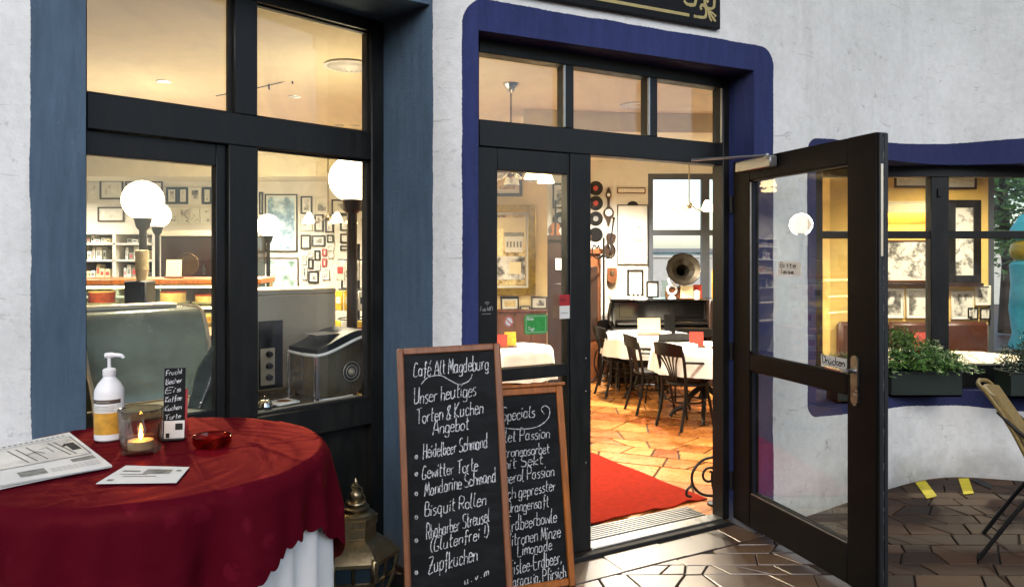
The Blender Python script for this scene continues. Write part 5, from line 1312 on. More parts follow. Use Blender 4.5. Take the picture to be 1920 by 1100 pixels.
# poster with a coffee cup and clip
ps = thing('wall_poster', 'tall white poster with a grey cup hanging beside the street window', 'poster', (L(1186, BY), BY, Zp(440, BY)))
pw, ph_ = 58*BY/F, 112*BY/F
b = MB(); f_w = .012
b.box(-pw/2, -pw/2+f_w, -.02, -.001, -ph_/2, ph_/2); b.box(pw/2-f_w, pw/2, -.02, -.001, -ph_/2, ph_/2); b.box(-pw/2+f_w, pw/2-f_w, -.019, -.001, ph_/2-f_w, ph_/2); b.box(-pw/2+f_w, pw/2-f_w, -.019, -.001, -ph_/2, -ph_/2+f_w); sub(b, 'frame', 'pic_black', ps)
sub(MB().box(-pw/2+f_w, pw/2-f_w, -.010, -.003, -ph_/2+f_w, ph_/2-f_w), 'sheet', 'white_paper', ps)
b = MB(); b.plate([(.09*cos(radians(a_))*.75+.07, .02*sin(radians(a_))-.07) for a_ in range(0, 360, 20)], -.0118, -.0105); sub(b, 'print', 'grey_label', ps, 0); b = MB(); b.tube([(.137, -.011, -.08), (.128, -.011, -.24), (.012, -.011, -.24), (.004, -.011, -.08)], .003, 5); sub(b, 'print', 'grey_label', ps, 0); b = MB()
b.tube(cr([(-.15, -.011, .08), (-.12, -.011, .12), (-.06, -.011, .11)], 4), .004, 5); b.tube([(.06, -.011, .10), (.10, -.011, .09)], .008, 5); sub(b, 'print', 'grey_label', ps, 0)
b = MB(); b.plate([(-.07, ph_/2), (.07, ph_/2), (.05, ph_/2+.03), (.02, ph_/2+.045), (-.02, ph_/2+.045), (-.05, ph_/2+.03)], -.025, -.002); sub(b, 'clip', 'iron', ps)
# coat stand left of the piano
cs = thing('coat_stand', 'tall wrought iron coat stand against the back wall', 'coat stand', (L(1132, 9.0), 9.0, FZ))
sub(MB().tube([(0, 0, .3), (0, 0, 1.75)], .014, 8), 'pole', 'iron', cs)
for k in range(4):
    a_ = k*pi/2+.4; P = [(q.x*cos(a_), q.x*sin(a_), q.y) for q in cr([(0, .45, 0), (.10, .38, 0), (.13, .22, 0), (.09, .10, 0), (.20, .0, 0)], 4)]; sub(MB().tube(P, .011, 6), 'leg', 'iron', cs)
    P = [(q.x*cos(a_), q.x*sin(a_), q.y) for q in cr([(0, 1.55, 0), (.10, 1.50, 0), (.16, 1.58, 0), (.13, 1.66, 0), (.10, 1.62, 0)], 4)]; sub(MB().tube(P, .009, 6), 'hook', 'iron', cs)
lc = thing('tall_clock', 'narrow brown wooden case standing behind the door post', 'cabinet', (L(1108, 9.25), 9.25, FZ))
sub(MB().box(-.14, .11, -.12, .2, 0, 1.55, .006), 'body', 'brown_wood', lc); sub(MB().box(-.17, .13, -.15, .22, 1.55, 1.62, .01), 'cornice', 'brown_wood', lc); sub(MB().box(-.09, .07, -.13, -.12, .5, 1.4, .004), 'door_panel', 'dark_wood', lc)
# ------------------------------------------------------------------ piano with gramophone and knick-knacks
D8 = 8.95; pn = thing('upright_piano', 'black upright piano below the street window', 'piano', (L(1243, D8), D8, FZ)); pH = Zp(562, 8.72)-FZ; hw = .62
b = MB(); b.box(-hw, hw, -.06, .32, .50, pH-.03, .01); b.box(-hw, hw, 0, .32, 0, .50, .008); sub(b, 'body', 'piano_black', pn)
sub(MB().box(-hw-.02, hw+.02, -.09, .34, pH-.03, pH, .008), 'lid', 'piano_black', pn)
b = MB(); b.box(-hw-.03, hw+.03, -.30, -.061, .58, .70, .015); sub(b, 'key_bed', 'piano_black', pn); b = MB(); b.box(-hw+.04, hw-.04, -.16, -.062, .70, .76, .02); sub(b, 'fallboard', 'piano_black', pn)
for s in (-1, 1):
    sub(MB().lathe([(.04, 0), (.03, .05), (.025, .3), (.04, .5), (.045, .58)], 12, (s*(hw-.04), -.25, 0)), 'leg', 'piano_black', pn)
    b = MB(); b.tube(cr([(s*(hw+.0), -.07, .70), (s*(hw+.03), -.09, .80), (s*(hw-.0), -.08, pH-.04)], 4), .03, 8); sub(b, 'console', 'piano_black', pn)
b = MB()
for s in (-1, 1): b.box(s*.31-.22, s*.31+.22, -.068, -.06, .80, pH-.06, .004)
sub(b, 'front_panel', 'piano_black', pn)
pz = FZ+pH
gr = thing('gramophone', 'gramophone with a large dark flared horn on the piano', 'gramophone', (L(1274, D8+.1), D8+.1, pz), radians(-12))
sub(MB().box(-.17, .17, -.15, .15, 0, .13, .01), 'box', 'brown_wood', gr)
n = 12; prof = [(.015, 0), (.026, .10), (.045, .19), (.08, .26), (.14, .31), (.20, .325)]; ax = Vector((.12, -.80, .28)).normalized(); hc = Vector((.0, .14, .25))
b = MB(); b.lathe(prof, n, hc, ax); b.f = [f for f in b.f if len(f) == 4]; b.m = [0]*len(b.f); sub(b, 'horn', 'horn_metal', gr, 20)
b = MB(); R_ = ax.to_track_quat('Z', 'Y').to_matrix(); b.tube([hc+R_ @ Vector((.20*cos(2*pi*k/n), .20*sin(2*pi*k/n), .325)) for k in range(n)], .008, 6, True); sub(b, 'horn_rim', 'horn_metal', gr)
b = MB(); b.tube(cr([hc, hc+Vector((.02, .03, -.05)), (.02, .12, .2), (.0, .08, .14)], 4), .015, 8); sub(b, 'tone_arm', 'brass', gr); sub(MB().lathe([(.0001, .13), (.13, .13), (.13, .14), (.0001, .14)], 24), 'turntable', 'vinyl', gr)
picture('small black framed card with a candle holder print on the piano', L(1191, 8.98), 8.98, pz+.19, .20, .32, pm='print_line', fw=.025)
picture('dark framed photograph leaning on the piano beside the vases', L(1223, 9.05), 9.05, pz+.11, .15, .20, pm='photo_grey', fw=.02)
def vase(nm, label, px, d, prof, m, cat='vase', h=1.0):
    t = thing(nm, label, cat, (L(px, d), d, pz)); sub(MB().lathe([(r, z*h) for r, z in prof], 20), 'body', m, t); return t
vase('glass_vase', 'clear green tinted vase in the middle of the piano', 1247, 8.93, [(.0001, 0), (.04, 0), (.05, .06), (.03, .14), (.045, .22), (.042, .22), (.02, .12), (.0001, .02)], 'vitrine_glass')
v2 = vase('white_figurine', 'white looped porcelain figurine before the gramophone horn', 1260, 8.90, [(.0001, 0), (.05, 0), (.045, .02), (.02, .04), (.0001, .05)], 'white_plastic', 'figurine')
b = MB(); b.tube(spiral((0, .11), .055, .055, -pi/2, 1.0), .014, 8); b.tube(spiral((0, .22), .04, .04, -pi/2, 1.0), .012, 8); sub(b, 'loop', 'white_plastic', v2)
card_holder('cream gift box card before the gramophone', (L(1288, 8.86), 8.86, pz), 0, .15, .15, 'cream_paper'); card_holder('red and cream card at the piano right end', (L(1308, 8.90), 8.90, pz), 0, .10, .16, 'red_paper'); 
vase('white_jar', 'small white lidded jar on the piano right end', 1307, 8.80, [(.0001, 0), (.032, 0), (.035, .09), (.03, .10), (.0001, .11)], 'white_plastic', 'jar')
for k, px in enumerate((1184, 1192, 1200)): 
    t = vase('candle', f'{ORD[k]} slim candle from the left on the piano', px, 8.83, [(.0001, 0), (.02, 0), (.008, .012), (.008, .04), (.011, .05), (.011, .17), (.0001, .172)], 'wax', 'candle')
yb = thing('yellow_bottle', 'tall yellow advertising bottle at the right of the piano', 'bottle', (L(1349, 8.9), 8.9, FZ)); sub(MB().lathe([(.0001, 1.02), (.09, 1.02), (.09, 1.34), (.05, 1.48), (.03, 1.6), (.0001, 1.6)], 20), 'body', 'yellow_ceramic', yb); sub(MB().box(-.16, .2, -.15, .3, 0, 1.018, .01), 'plinth', 'dark_wood', yb)
# ------------------------------------------------------------------ street window in the back wall, alcove window
def street_window(label, x0, x1, z0, z1, y, cols, rows_):
    t = thing('street_window', label, 'window', (0, y, 0)); b = MB(); f = .07
    b.box(x0, x0+f, .02, .10, z0, z1); b.box(x1-f, x1, .02, .10, z0, z1); b.box(x0+f, x1-f, .021, .099, z1-f, z1); b.box(x0+f, x1-f, .021, .099, z0, z0+f)
    xs = [x0+f]+[x for c_ in cols for x in (c_-.05, c_+.05)]+[x1-f]; zs_ = [z0+f]+[z for c_ in rows_ for z in (c_-.035, c_+.035)]+[z1-f]
    for c_ in cols: b.box(c_-.05, c_+.05, .022, .098, z0+f, z1-f)
    for i in range(0, len(xs), 2):
        for r_ in rows_: b.box(xs[i], xs[i+1], .024, .096, r_-.035, r_+.035)
    sub(b, 'frame', 'window_glare_grey', t)
    for i in range(0, len(xs), 2):
        for j in range(0, len(zs_), 2): sub(MB().box(xs[i]-.004, xs[i+1]+.004, .058, .062, zs_[j]-.004, zs_[j+1]+.004), 'pane', 'clear_glass', t, 0)
street_window('bright street window behind the piano', *BW, BACK, [L(1324, BACK)], [Zp(436, BACK)])
street_window('bright street window in the alcove at the right picture edge', *SW, RY, [5.9], [Zp(439, RY)])
# ------------------------------------------------------------------ alcove furniture: hood lamp, mirror, prints, bench
AY = RY-.002
hl = thing('picture_lamp', 'long lit picture lamp on the yellow alcove wall', 'lamp', (L(1690, AY), AY, Zp(400, AY)))
b = MB(); b.plate([(-.32, 0), (.32, 0), (.30, .10), (-.30, .10)], -.14, -.10); b.box(-.32, .32, -.14, -.001, .095, .11); sub(b, 'hood', 'cream_paper', hl); sub(MB().tube([(-.28, -.06, .05), (.28, -.06, .05)], .018, 10), 'tube', 'vitrine_light', hl)
pic_px('grey framed street view under the picture lamp', 1640, 450, 1745, 528, AY, fm='brown_wood', pm='photo_grey', fw=.015, mat_w=0)
pic_px('framed print at the top left of the alcove wall', 1676, 318, 1742, 352, AY, fm='pic_brown', pm='print_line', fw=.02); pic_px('framed print at the top right of the alcove wall', 1768, 318, 1830, 355, AY, fm='pic_brown', pm='print_line', fw=.02)
pic_px('tall dark framed mirror in the alcove', 1776, 375, 1838, 530, AY, fm='pic_black', pm='photo_grey', fw=.075, mat_w=0, name='wall_mirror', cat='mirror')  # mirror face carries a painted grey reflection
for k, (x0, x1, y0, y1) in enumerate(((1650, 1694, 540, 596), (1698, 1742, 540, 596), (1782, 1824, 545, 598), (1827, 1856, 535, 572))):
    pic_px(f'{ORD[k]} pale print from the left above the alcove bench', x0, y0, x1, y1, AY, fm='mat_white', pm='photo_grey', fw=.01, mat_w=.02, group='prints above the alcove bench')
pic_px('small black framed card, left one above the bench end', 1813, 576, 1833, 598, AY, fw=.012); pic_px('small black framed card, right one above the bench end', 1836, 576, 1856, 598, AY, fw=.012)
bn = thing('alcove_bench', 'brown upholstered bench along the yellow alcove wall', 'bench', (0, AY, FZ))
for k in range(3): sub(MB().box(3.2+.49*k, 3.2+.49*k+.48, -.12, -.002, .42, Zp(602, AY)-FZ, .03), 'backrest', 'brown_leather', bn); 
sub(MB().box(3.2, 4.68, -.55, -.121, .34, .45, .03), 'seat', 'brown_leather', bn); sub(MB().box(3.22, 4.66, -.5, -.13, 0, .34), 'plinth', 'dark_wood', bn)
sh = thing('alcove_shelf', 'dark narrow shelf above the pale prints', 'shelf', (0, AY, 0)); sub(MB().box(3.4, 4.62, -.09, -.002, Zp(536, AY), Zp(530, AY), .003), 'board', 'dark_wood', sh)
# ------------------------------------------------------------------ globe lamps on posts
def post_lamp(label, px, py, rpx, d, zbase, pr, m, ring=False, sp_=.5):
    x, z, r = L(px, d), Zp(py, d), rpx*d/F
    t = thing('globe_lamp', label, 'lamp', (x, d, zbase), group='globe lamps on posts'); zc = z-zbase
    sub(MB().sphere((0, 0, zc), r, 32, 18), 'globe', 'globe', t, 80)
    ld = bpy.data.lights.new('globe_light', 'POINT'); ld.energy = 84.0; ld.color = (1, .84, .54); ld.shadow_soft_size = r+.012
    lo = bpy.data.objects.new('globe_light', ld); COL.objects.link(lo); lo.parent = t; lo.location = (0, 0, zc)
    sub(MB().lathe([(pr, zc-r-.07), (pr*1.6, zc-r-.05), (r*.42, zc-r*.97), (r*.48, zc-r*.90), (r*.40, zc-r*.9)], 20), 'holder', m, t)
    sub(MB().lathe([(pr*2.4, 0), (pr*2.0, .02), (pr*1.1, .05), (pr, .09), (pr*.95, zc*.45), (pr*1.5, zc*.46), (pr*1.5, zc*.48), (pr*.95, zc*.49), (pr*.9, zc-r-.07)], 16), 'post', m, t)
    return t
CT = 1.06
post_lamp('largest of the paired globe lamps, on a grey post behind the vitrine', 268, 376, 37, 5.3, 1.02, .028, 'iron')
post_lamp('smaller globe lamp half hidden by the larger one', 295, 403, 24, 7.3, FZ, .024, 'iron')
post_lamp('near globe lamp on a bronze post right behind the steel oven', 660, 336, 43, 4.75, FZ, .036, 'bronze')
post_lamp('small far globe lamp left of the mirrors', 503, 423, 21, 8.2, FZ, .022, 'iron')
bc = thing('bar_counter', 'dark wooden bar counter carrying the largest globe lamp', 'counter', (-2.6, 5.3, FZ))
sub(MB().box(-1.1, .95, -.28, .28, 0, .958, .006), 'body', 'dark_wood', bc); sub(MB().box(-1.14, .99, -.31, .31, .958, .998, .008), 'counter_top', 'brown_wood', bc)
tl = thing('till', 'dark till box standing on the bar counter beside the lamp post', 'till', (L(262, 5.15), 5.15, 1.021)); sub(MB().box(-.075, .075, -.07, .08, 0, .36, .008), 'body', 'dark_plastic', tl); sub(MB().box(-.055, .055, -.073, -.07, .22, .32, .002), 'display', 'dark_glass', tl)
zc_ = 1.021+.361
for k in range(9):
    t = thing('paper_cup', f'{ORD[k]} cup from the bottom of the cream stack on the till', 'cup', (L(266, 5.13), 5.13, zc_+.016*k), 0, 'stacked cream cups on the till'); sub(MB().lathe([(.0001, .0), (.034, .0), (.043, .075), (.046, .078), (.043, .080), (.033, .008), (.0001, .006)], 18), 'cup', 'cream_paper', t)
# ------------------------------------------------------------------ chandeliers
def chandelier(label, x, y, ztop, zarm, n=5, r=.26, sc=1.0):
    t = thing('chandelier', label, 'chandelier', (x, y, ztop), group='small brass chandeliers'); zz = zarm-ztop
    sub(MB().lathe([(.055, 0), (.05, -.02), (.02, -.06), (.008, -.07)], 16), 'ceiling_rose', 'nickel', t); b = MB(); b.tube([(0, 0, -.06), (0, 0, zz-.06)], .007, 6); b.sphere((0, 0, zz-.04), .035, 12, 8); sub(b, 'rod', 'brass', t)
    for k in range(n):
        a_ = 2*pi*k/n+.3; P = [(q.x*cos(a_), q.x*sin(a_), q.y) for q in cr([(.02, zz-.03, 0), (r*.5, zz-.09, 0), (r*.95, zz-.04, 0), (r, zz+.0, 0)], 4)]
        ar = sub(MB().tube(P, .007, 6), 'arm', 'nickel', t); c_ = (r*cos(a_), r*sin(a_), zz)
        sub(MB().lathe([(.015, .0), (.035, -.03), (.05, -.07), (.062, -.10), (.058, -.10), (.03, -.03), (.0001, -.01)], 14, c_), 'glass_shade', 'bulb' if k % 2 == 0 else 'white_plastic', ar)
    return t
dch = 5.24; chandelier('chandelier whose ceiling rose shows in the left transom light', L(958, dch), dch, CZ, 2.17)
chandelier('chandelier before the street window, seen in the doorway', L(1292, 7.9), 7.9, CZ, Zp(378, 7.9), r=.24)
chandelier('chandelier before the picture wall, beside the near globe lamp', L(615, 7.7), 7.7, CZ, Zp(400, 7.7), r=.24)
# ------------------------------------------------------------------ ceiling fittings
def spot(label, px, py, r=.045, lit=True):
    d = (CZ-CH)*F/(HZ-py); t = thing('ceiling_spot', label, 'spotlight', (L(px, d), d, CZ), group='recessed ceiling spots')
    sub(MB().lathe([(r*.75, -.004), (r, -.006), (r*1.05, -.001), (r*.75, -.001)], 20), 'ring', 'nickel', t); sub(MB().lathe([(.0001, -.003), (r*.74, -.003), (r*.74, -.001), (.0001, -.001)], 20), 'bulb', 'spot_glow' if lit else 'nickel', t)
    if lit:
        ld = bpy.data.lights.new('spot_light', 'SPOT'); ld.energy = SPOT_W; ld.spot_size = radians(140); ld.spot_blend = .8; ld.color = (1, .87, .64); ld.shadow_soft_size = .05
        lo = bpy.data.objects.new('spot_light', ld); COL.objects.link(lo); lo.parent = t; lo.location = (0, 0, -.02)
SPOT_W = 210.0
spot('ceiling spot in the upper left window light', 307, 152); spot('ceiling spot below the string of wire lamps', 552, 181); spot('ceiling spot low in the upper right window light', 665, 236); spot('ceiling spot in the right transom light', 1338, 178)
spot('ceiling spot above the doorway tables', 1232, 318 if False else 262, .045)
BOOST = (1, 1.5, 2.2, .5, 1.2, 1.3, 1)  # added spots; the whiter boosted ones stand in for daylight at the back
for k, (x, y) in enumerate(((-4.6, 6.2), (-3.0, 8.2), (1.2, 8.3), (2.4, 5.6), (4.2, 6.3), (-5.6, 8.4), (-1.6, 6.9))):
    t = thing('ceiling_spot', ['ceiling spot over the left shelves', 'ceiling spot standing in for daylight near the picture wall', 'ceiling spot standing in for daylight over the piano table', 'ceiling spot inside right of the entrance', 'ceiling spot in the yellow alcove', 'ceiling spot standing in for daylight at the far left wall', 'ceiling spot between the counter and the yellow pier'][k], 'spotlight', (x, y, CZ), group='recessed ceiling spots')
    sub(MB().lathe([(.034, -.004), (.045, -.006), (.047, -.001), (.034, -.001)], 20), 'ring', 'nickel', t); sub(MB().lathe([(.0001, -.003), (.033, -.003), (.033, -.001), (.0001, -.001)], 20), 'bulb', 'spot_glow', t)
    ld = bpy.data.lights.new('spot_light', 'SPOT'); ld.energy = SPOT_W*BOOST[k]; ld.spot_size = radians(140); ld.spot_blend = .8; ld.color = (1, .94, .82) if BOOST[k] > 1.25 else (1, .88, .66); ld.shadow_soft_size = .05
    lo = bpy.data.objects.new('spot_light', ld); COL.objects.link(lo); lo.parent = t; lo.location = (0, 0, -.02)
def diffuser(label, px, py, r):
    d = (CZ-CH)*F/(HZ-py); t = thing('air_diffuser', label, 'air vent', (L(px, d), d, CZ))
    b = MB(); b.lathe([(r, -.001), (r*1.03, -.012), (r*.92, -.014), (r*.9, -.006)], 32); sub(b, 'rim', 'white_plastic', t); sub(MB().lathe([(.0001, -.003), (r*.91, -.003), (r*.91, -.001), (.0001, -.001)], 32), 'plate', 'dark_plastic', t)
    for k in range(28):
        b = MB(); b.M = Matrix.Rotation(k*2*pi/28, 4, 'Z'); b.box(r*.34, r*.92, -.005, .005, -.012, -.004); sub(b, 'vane', 'white_plastic', t, 0)
    sub(MB().lathe([(.0001, -.015), (r*.33, -.014), (r*.36, -.004), (.0001, -.004)], 20), 'hub', 'white_plastic', t)
diffuser('round white swirl air vent on the ceiling behind the window', 655, 122, .155); diffuser('round air vent on the ceiling in the middle transom light', 1192, 197, .13)
diffuser('flat round air vent above the globe lamps', 318, 314, .2)
wl = thing('wire_light_line', 'thin cable with small clips strung under the ceiling', 'cable', (0, 0, 0))
a_, c_ = V3(405, 180, 5.35), V3(700, 100, 5.0); P = [a_.lerp(c_, k/20)+Vector((0, 0, -.03*sin(pi*k/20))) for k in range(21)]
b = MB(); b.tube(P, .0035, 6); sub(b, 'cable', 'iron', wl)
for k in (2, 7, 10, 12, 16): sub(MB().tube([P[k]+Vector((0, 0, .008)), P[k]+Vector((.004, 0, -.03))], .006, 6), 'clip', 'iron', wl)
# ------------------------------------------------------------------ counter behind the left window: vitrine, oven, ice maker
X = lambda px, off=0.0: FW.s(px, off)
ct = thing('window_counter', 'dark counter running inside below the left window', 'counter', FW.o, FW.rz)
sub(MB().box(X(150), X(700)-.003, .105, .90, .795, .829, .003), 'counter_top', 'counter_top', ct); sub(MB().box(X(150), X(700)-.02, .12, .88, FZ, .794), 'cupboard', 'dark_wood', ct)
sub(MB().box(X(486), X(696), .0995, .104, .80, .836, .001), 'front_edge', 'steel', ct)
# curved hood of the cold vitrine
vt = thing('cold_vitrine', 'curved grey green vitrine hood behind the lower left pane', 'vitrine', FW.w(0, 0, .832), FW.rz)
xa, xb = X(150, .15)+.06, X(418, .2)
zt2 = FW.z(300, 578, .45)-.832
pr_ = [(.16, .0), (.16, .05), (.20, .16), (.27, .26), (.36, zt2-.03), (.44, zt2), (.62, zt2), (.66, zt2-.02), (.66, 0)]
pc = [(q.x, q.y) for q in cr([(*p_, 0) for p_ in pr_[:6]], 4)]+pr_[6:]
b = MB(); n = len(pc); vs = [(x, y, z) for x in (xa, xb-.02) for y, z in pc]; b.add(vs, [(i, i+1, n+i+1, n+i) for i in range(n-1)]); sub(b, 'hood', 'hood_green', vt, 60)
b = MB()
for x in (xa, xb-.02): b.tube([(x, y, z) for y, z in pc[:22]], .009, 6)
sub(b, 'edge_trim', 'steel', vt)
b = MB(); b.add([(xb-.018, y, z) for y, z in pc]+[(xb-.010, y, z) for y, z in pc], [tuple(range(n)), tuple(range(n, 2*n))[::-1]]); sub(b, 'end_glass', 'vitrine_glass', vt, 0)
b = MB(); b.box(xa, xb-.10, .135, .157, .0, .10, .01); sub(b, 'front_shelf', 'cream_paper', vt)
b = MB(); b.tube([(xb-.03, .15, .02), (xb-.03, .19, .15), (xb-.03, .27, .27), (xb-.03, .38, zt2-.02)], .006, 6); b.tube([(xa+.1, .17, .10), (xb-.12, .17, .10)], .005, 6); sub(b, 'handle_rod', 'chrome', vt)
b = MB(); b.box(xa+.05, xb-.1, .46, .60, zt2+.001, zt2+.02, .004); sub(b, 'top_tray', 'steel', vt)
def hs(px, py, off): return (FW.s(px, off), off, FW.z(px, py, off)-.832)
b = MB(); P = [hs(352, 765, .13), hs(372, 690, .13), hs(398, 650, .13), hs(420, 640, .13), hs(420, 770, .13)]; n5 = len(P); b.add(P+[(x, y+.012, z) for x, y, z in P], [tuple(range(n5)), tuple(range(n5, 2*n5))[::-1]]+[(i, (i+1) % n5, n5+(i+1) % n5, n5+i) for i in range(n5)]); sub(b, 'end_panel', 'hood_dark', vt, 0)
b = MB(); b.tube([hs(374, 765, .122), hs(418, 655, .122)], .005, 8); b.sphere(hs(377, 755, .12), .009, 10, 8); sub(b, 'highlight_rod', 'chrome', vt)  # added chrome rod stands in for the slanting highlight on the glass
# lit cake display deeper in the room
ck = thing('cake_display', 'warm lit cake display counter with several shelves of pastry', 'vitrine', (L(352, 6.2)-.15, 6.25, FZ), radians(8))
sub(MB().box(-.75, .75, -.3, .35, 0, .78, .01), 'cupboard', 'brown_wood', ck); sub(MB().box(-.77, .77, -.32, .37, 1.30, 1.345, .006), 'top', 'frame_wood_orange', ck)
for x in (-.74, .74):
    for y in (-.29, .34): sub(MB().box(x-.012, x+.012, y-.012, y+.012, .78, 1.30), 'post', 'steel', ck)
for k, z in enumerate((.79, .96, 1.13)):
    sub(MB().box(-.72, .72, -.27, .32, z, z+.008), 'shelf', 'vitrine_glass', ck)
    sub(MB().tube([(-.70, -.25, z+.15), (.70, -.25, z+.15)], .008, 8), 'light_tube', 'vitrine_light', ck)
sub(MB().box(-.74, .74, -.303, -.299, .79, 1.30), 'glass_front', 'vitrine_glass', ck, 0); sub(MB().box(-.74, .74, .349, .353, .79, 1.30), 'glass_back', 'vitrine_glass', ck, 0)
rc = random.Random(4)
for k, z in enumerate((.798, .968, 1.138)):
    for j in range(5):
        t = thing('cake', f'{ORD[j]} cake from the left on the {("lowest", "middle", "upper")[k]} display shelf', 'cake', (0, 0, 0), 0, 'cakes in the lit display')
        p_ = ck.matrix_basis @ Vector((-.56+.28*j, .02, z+.001)); t.location = p_; h = rc.uniform(.05, .10); m1, m2_ = rc.choice((('cake', 'cake_cream'), ('cake_red', 'cake_cream'), ('cake_cream', 'cake_red'), ('cake', 'cake')))
        sub(MB().lathe([(.0001, .006), (.10, .006), (.102, h), (.0001, h)], 20), 'sponge', m1, t); sub(MB().lathe([(.103, h), (.10, h+.014), (.0001, h+.018)], 20), 'topping', m2_, t); sub(MB().lathe([(.0001, 0), (.125, 0), (.13, .006), (.0001, .006)], 20), 'plate', 'white_plastic', t)
pz2 = FZ+1.347
card_holder('cream card on top of the lit cake display', (L(326, 6.15), 6.15, pz2), .1, .12, .14, 'cream_paper')
rs_ = thing('round_tray', 'dark round metal tray standing on the cake display', 'tray', (L(352, 6.25), 6.25, pz2+.105)); b = MB(); A_ = Vector((0, -1, .15)).normalized(); b.lathe([(.0001, 0), (.09, 0), (.10, .012), (.094, .014), (.088, .005), (.0001, .005)], 28, (0, 0, 0), A_); sub(b, 'plate', 'bronze', rs_)
# tall shelf unit with glasses at the far left, dark doorway beside it
sf = thing('shelf_unit', 'pale open shelf unit full of boxes at the far left', 'shelf', (L(230, 9.2), 9.2, FZ)); hw = (305-160)/2*9.2/F
for x in (-hw, 0, hw): sub(MB().box(x-.02, x+.02, -.2, .28, 0, Zp(440, 9.1)-FZ, .003), 'upright', 'plaster_white', sf)
for z in (.5, .78, 1.02, 1.24, 1.46, 1.66, Zp(440, 9.1)-FZ): sub(MB().box(-hw, hw, -.2, .28, z, z+.025, .003), 'shelf', 'plaster_white', sf)
sub(MB().box(-hw, hw, .275, .285, 0, 1.8), 'back', 'grey_label', sf)
for k, z in enumerate((1.045, 1.265, 1.485, 1.685)):
    x = -hw+.05; j = 0
    while x < hw-.08:
        w_ = rc.uniform(.025, .075); h = rc.uniform(.06, .165) if k < 3 else rc.uniform(.04, .09)
        if abs(x+w_/2) > .09:
            t = thing('shelf_box', f'{ORD[j]} box from the left on the {("lowest filled", "second", "third", "topmost")[k]} shelf', 'box', (sf.location.x+x+w_/2, 9.1, FZ+z+.0005), 0, 'boxes on the pale shelf unit')
            sub(MB().box(-w_/2, w_/2, -.06, .08, 0, h, .003), 'carton', rc.choice(('white_paper', 'cream_paper', 'grey_ink', 'dark_plastic', 'mat_white')), t); sub(MB().box(-w_/2+.008, w_/2-.008, -.0615, -.06, h*.3, h*.7), 'carton_label', rc.choice(('grey_ink', 'red_label', 'ink')), t); j += 1
        x += w_+rc.uniform(.004, .02)
dw = thing('dark_sideboard', 'dark brown wall cupboard right of the pale shelves', 'cupboard', (L(375, 9.3), 9.3, FZ)); sub(MB().box(-.55, .75, -.15, .19, 0, Zp(443, 9.2)-FZ, .006), 'body', 'dark_wood', dw); sub(MB().box(-.60, .80, -.18, .195, Zp(443, 9.2)-FZ, Zp(432, 9.2)-FZ, .006), 'cornice', 'plaster_cream', dw); sub(MB().box(.1, .13, -.165, -.15, 1.3, 1.42), 'handle', 'nickel', dw)
# steel oven
ox = X(556, .62); ov = thing('steel_oven', 'brushed steel oven cabinet behind the ice maker', 'oven', FW.w(ox, .64, .832), FW.rz)
d_ov = FW.d(560, .47); hO = Zp(552, d_ov)-.832; xo0, xo1 = X(470, .47)-ox, X(630, .47)-ox
b = MB(); b.box(xo0, xo1, -.17, .18, .02, hO, .006); sub(b, 'body', 'steel', ov)
sub(MB().box(xo0-.002, xo1+.002, -.172, .182, hO, hO+.03, .006), 'lid', 'steel', ov)
xp0, xp1 = X(486, .46)-ox, X(531, .46)-ox
b = MB(); b.box(xp0, xp1, -.178, -.171, .03, hO-.13, .002); sub(b, 'control_panel', 'edge_black', ov)
b = MB(); b.box(xp0+.008, (xp0+xp1)/2+.02, -.181, -.1785, .05, .24, .002); sub(b, 'control_plate', 'steel', ov)
for z in (.09, .15, .21): sub(MB().lathe([(.017, 0), (.014, .022), (.0001, .023)], 14, ((xp0+xp1)/2-.015, -.181, z), Vector((0, -1, 0))), 'knob', 'edge_black', ov)
for x in (xo0+.02, xo1-.02):
    for y in (-.14, .16): sub(MB().lathe([(.015, 0), (.012, .02)], 10, (x, y, -.001)), 'foot', 'rubber', ov)
# ice maker: its narrow front looks left, the long side with the fan runs along the pane
x0i, x1i = X(593, .13), X(692, .13); wI = x1i-x0i; zI = .832
dI = min((abs((FW.w(x0i, y).x/FW.w(x0i, y).y)*F+CX-543), y) for y in [.14+.002*k for k in range(250)])[1]-.13
im = thing('ice_maker', 'chrome and steel countertop ice maker behind the lower right pane', 'ice maker', FW.w(x0i, .13, zI), FW.rz)
hF = FW.z(593, 662, .13)-zI; hB = FW.z(690, 624, .13)-zI
def iprof(x): k = x/wI; return hF-.012+(hB-hF)*(3*k*k-2*k**3)
xs = [wI*k/14 for k in range(15)]
def shell(y0, y1, f0, f1):
    vs = []
    for y in (y0, y1):
        for x in xs: vs += [(x, y, f0(x)), (x, y, f1(x))]
    N = 2*len(xs); fs = []
    for k in range(14): fs += [(2*k, 2*k+2, 2*k+3, 2*k+1), (N+2*k, N+2*k+1, N+2*k+3, N+2*k+2), (2*k+1, 2*k+3, N+2*k+3, N+2*k+1), (2*k, N+2*k, N+2*k+2, 2*k+2)]
    return vs, fs+[(0, 1, N+1, N), (28, N+28, N+29, 29)]
sub(MB().add(*shell(0, dI, lambda x: .015, iprof)), 'body', 'steel_warm', im, 30)
sub(MB().add(*shell(-.006, dI+.006, lambda x: iprof(x)+.001, lambda x: iprof(x)+.028+.02*sin(pi*x/wI))), 'lid', 'dark_plastic', im, 30)
sub(MB().box(wI*.12, wI*.8, dI*.2, dI*.8, iprof(wI*.5)+.05, iprof(wI*.5)+.056, .002), 'lid_window', 'chrome', im)
b = MB(); b.tube([(-.004, dI, hF-.012)]+[(-.006, dI*.5, hF-.016), (-.004, -.004, hF-.012)]+[(x, -.010, iprof(x)) for x in xs], .008, 8); sub(b, 'trim', 'white_plastic', im)
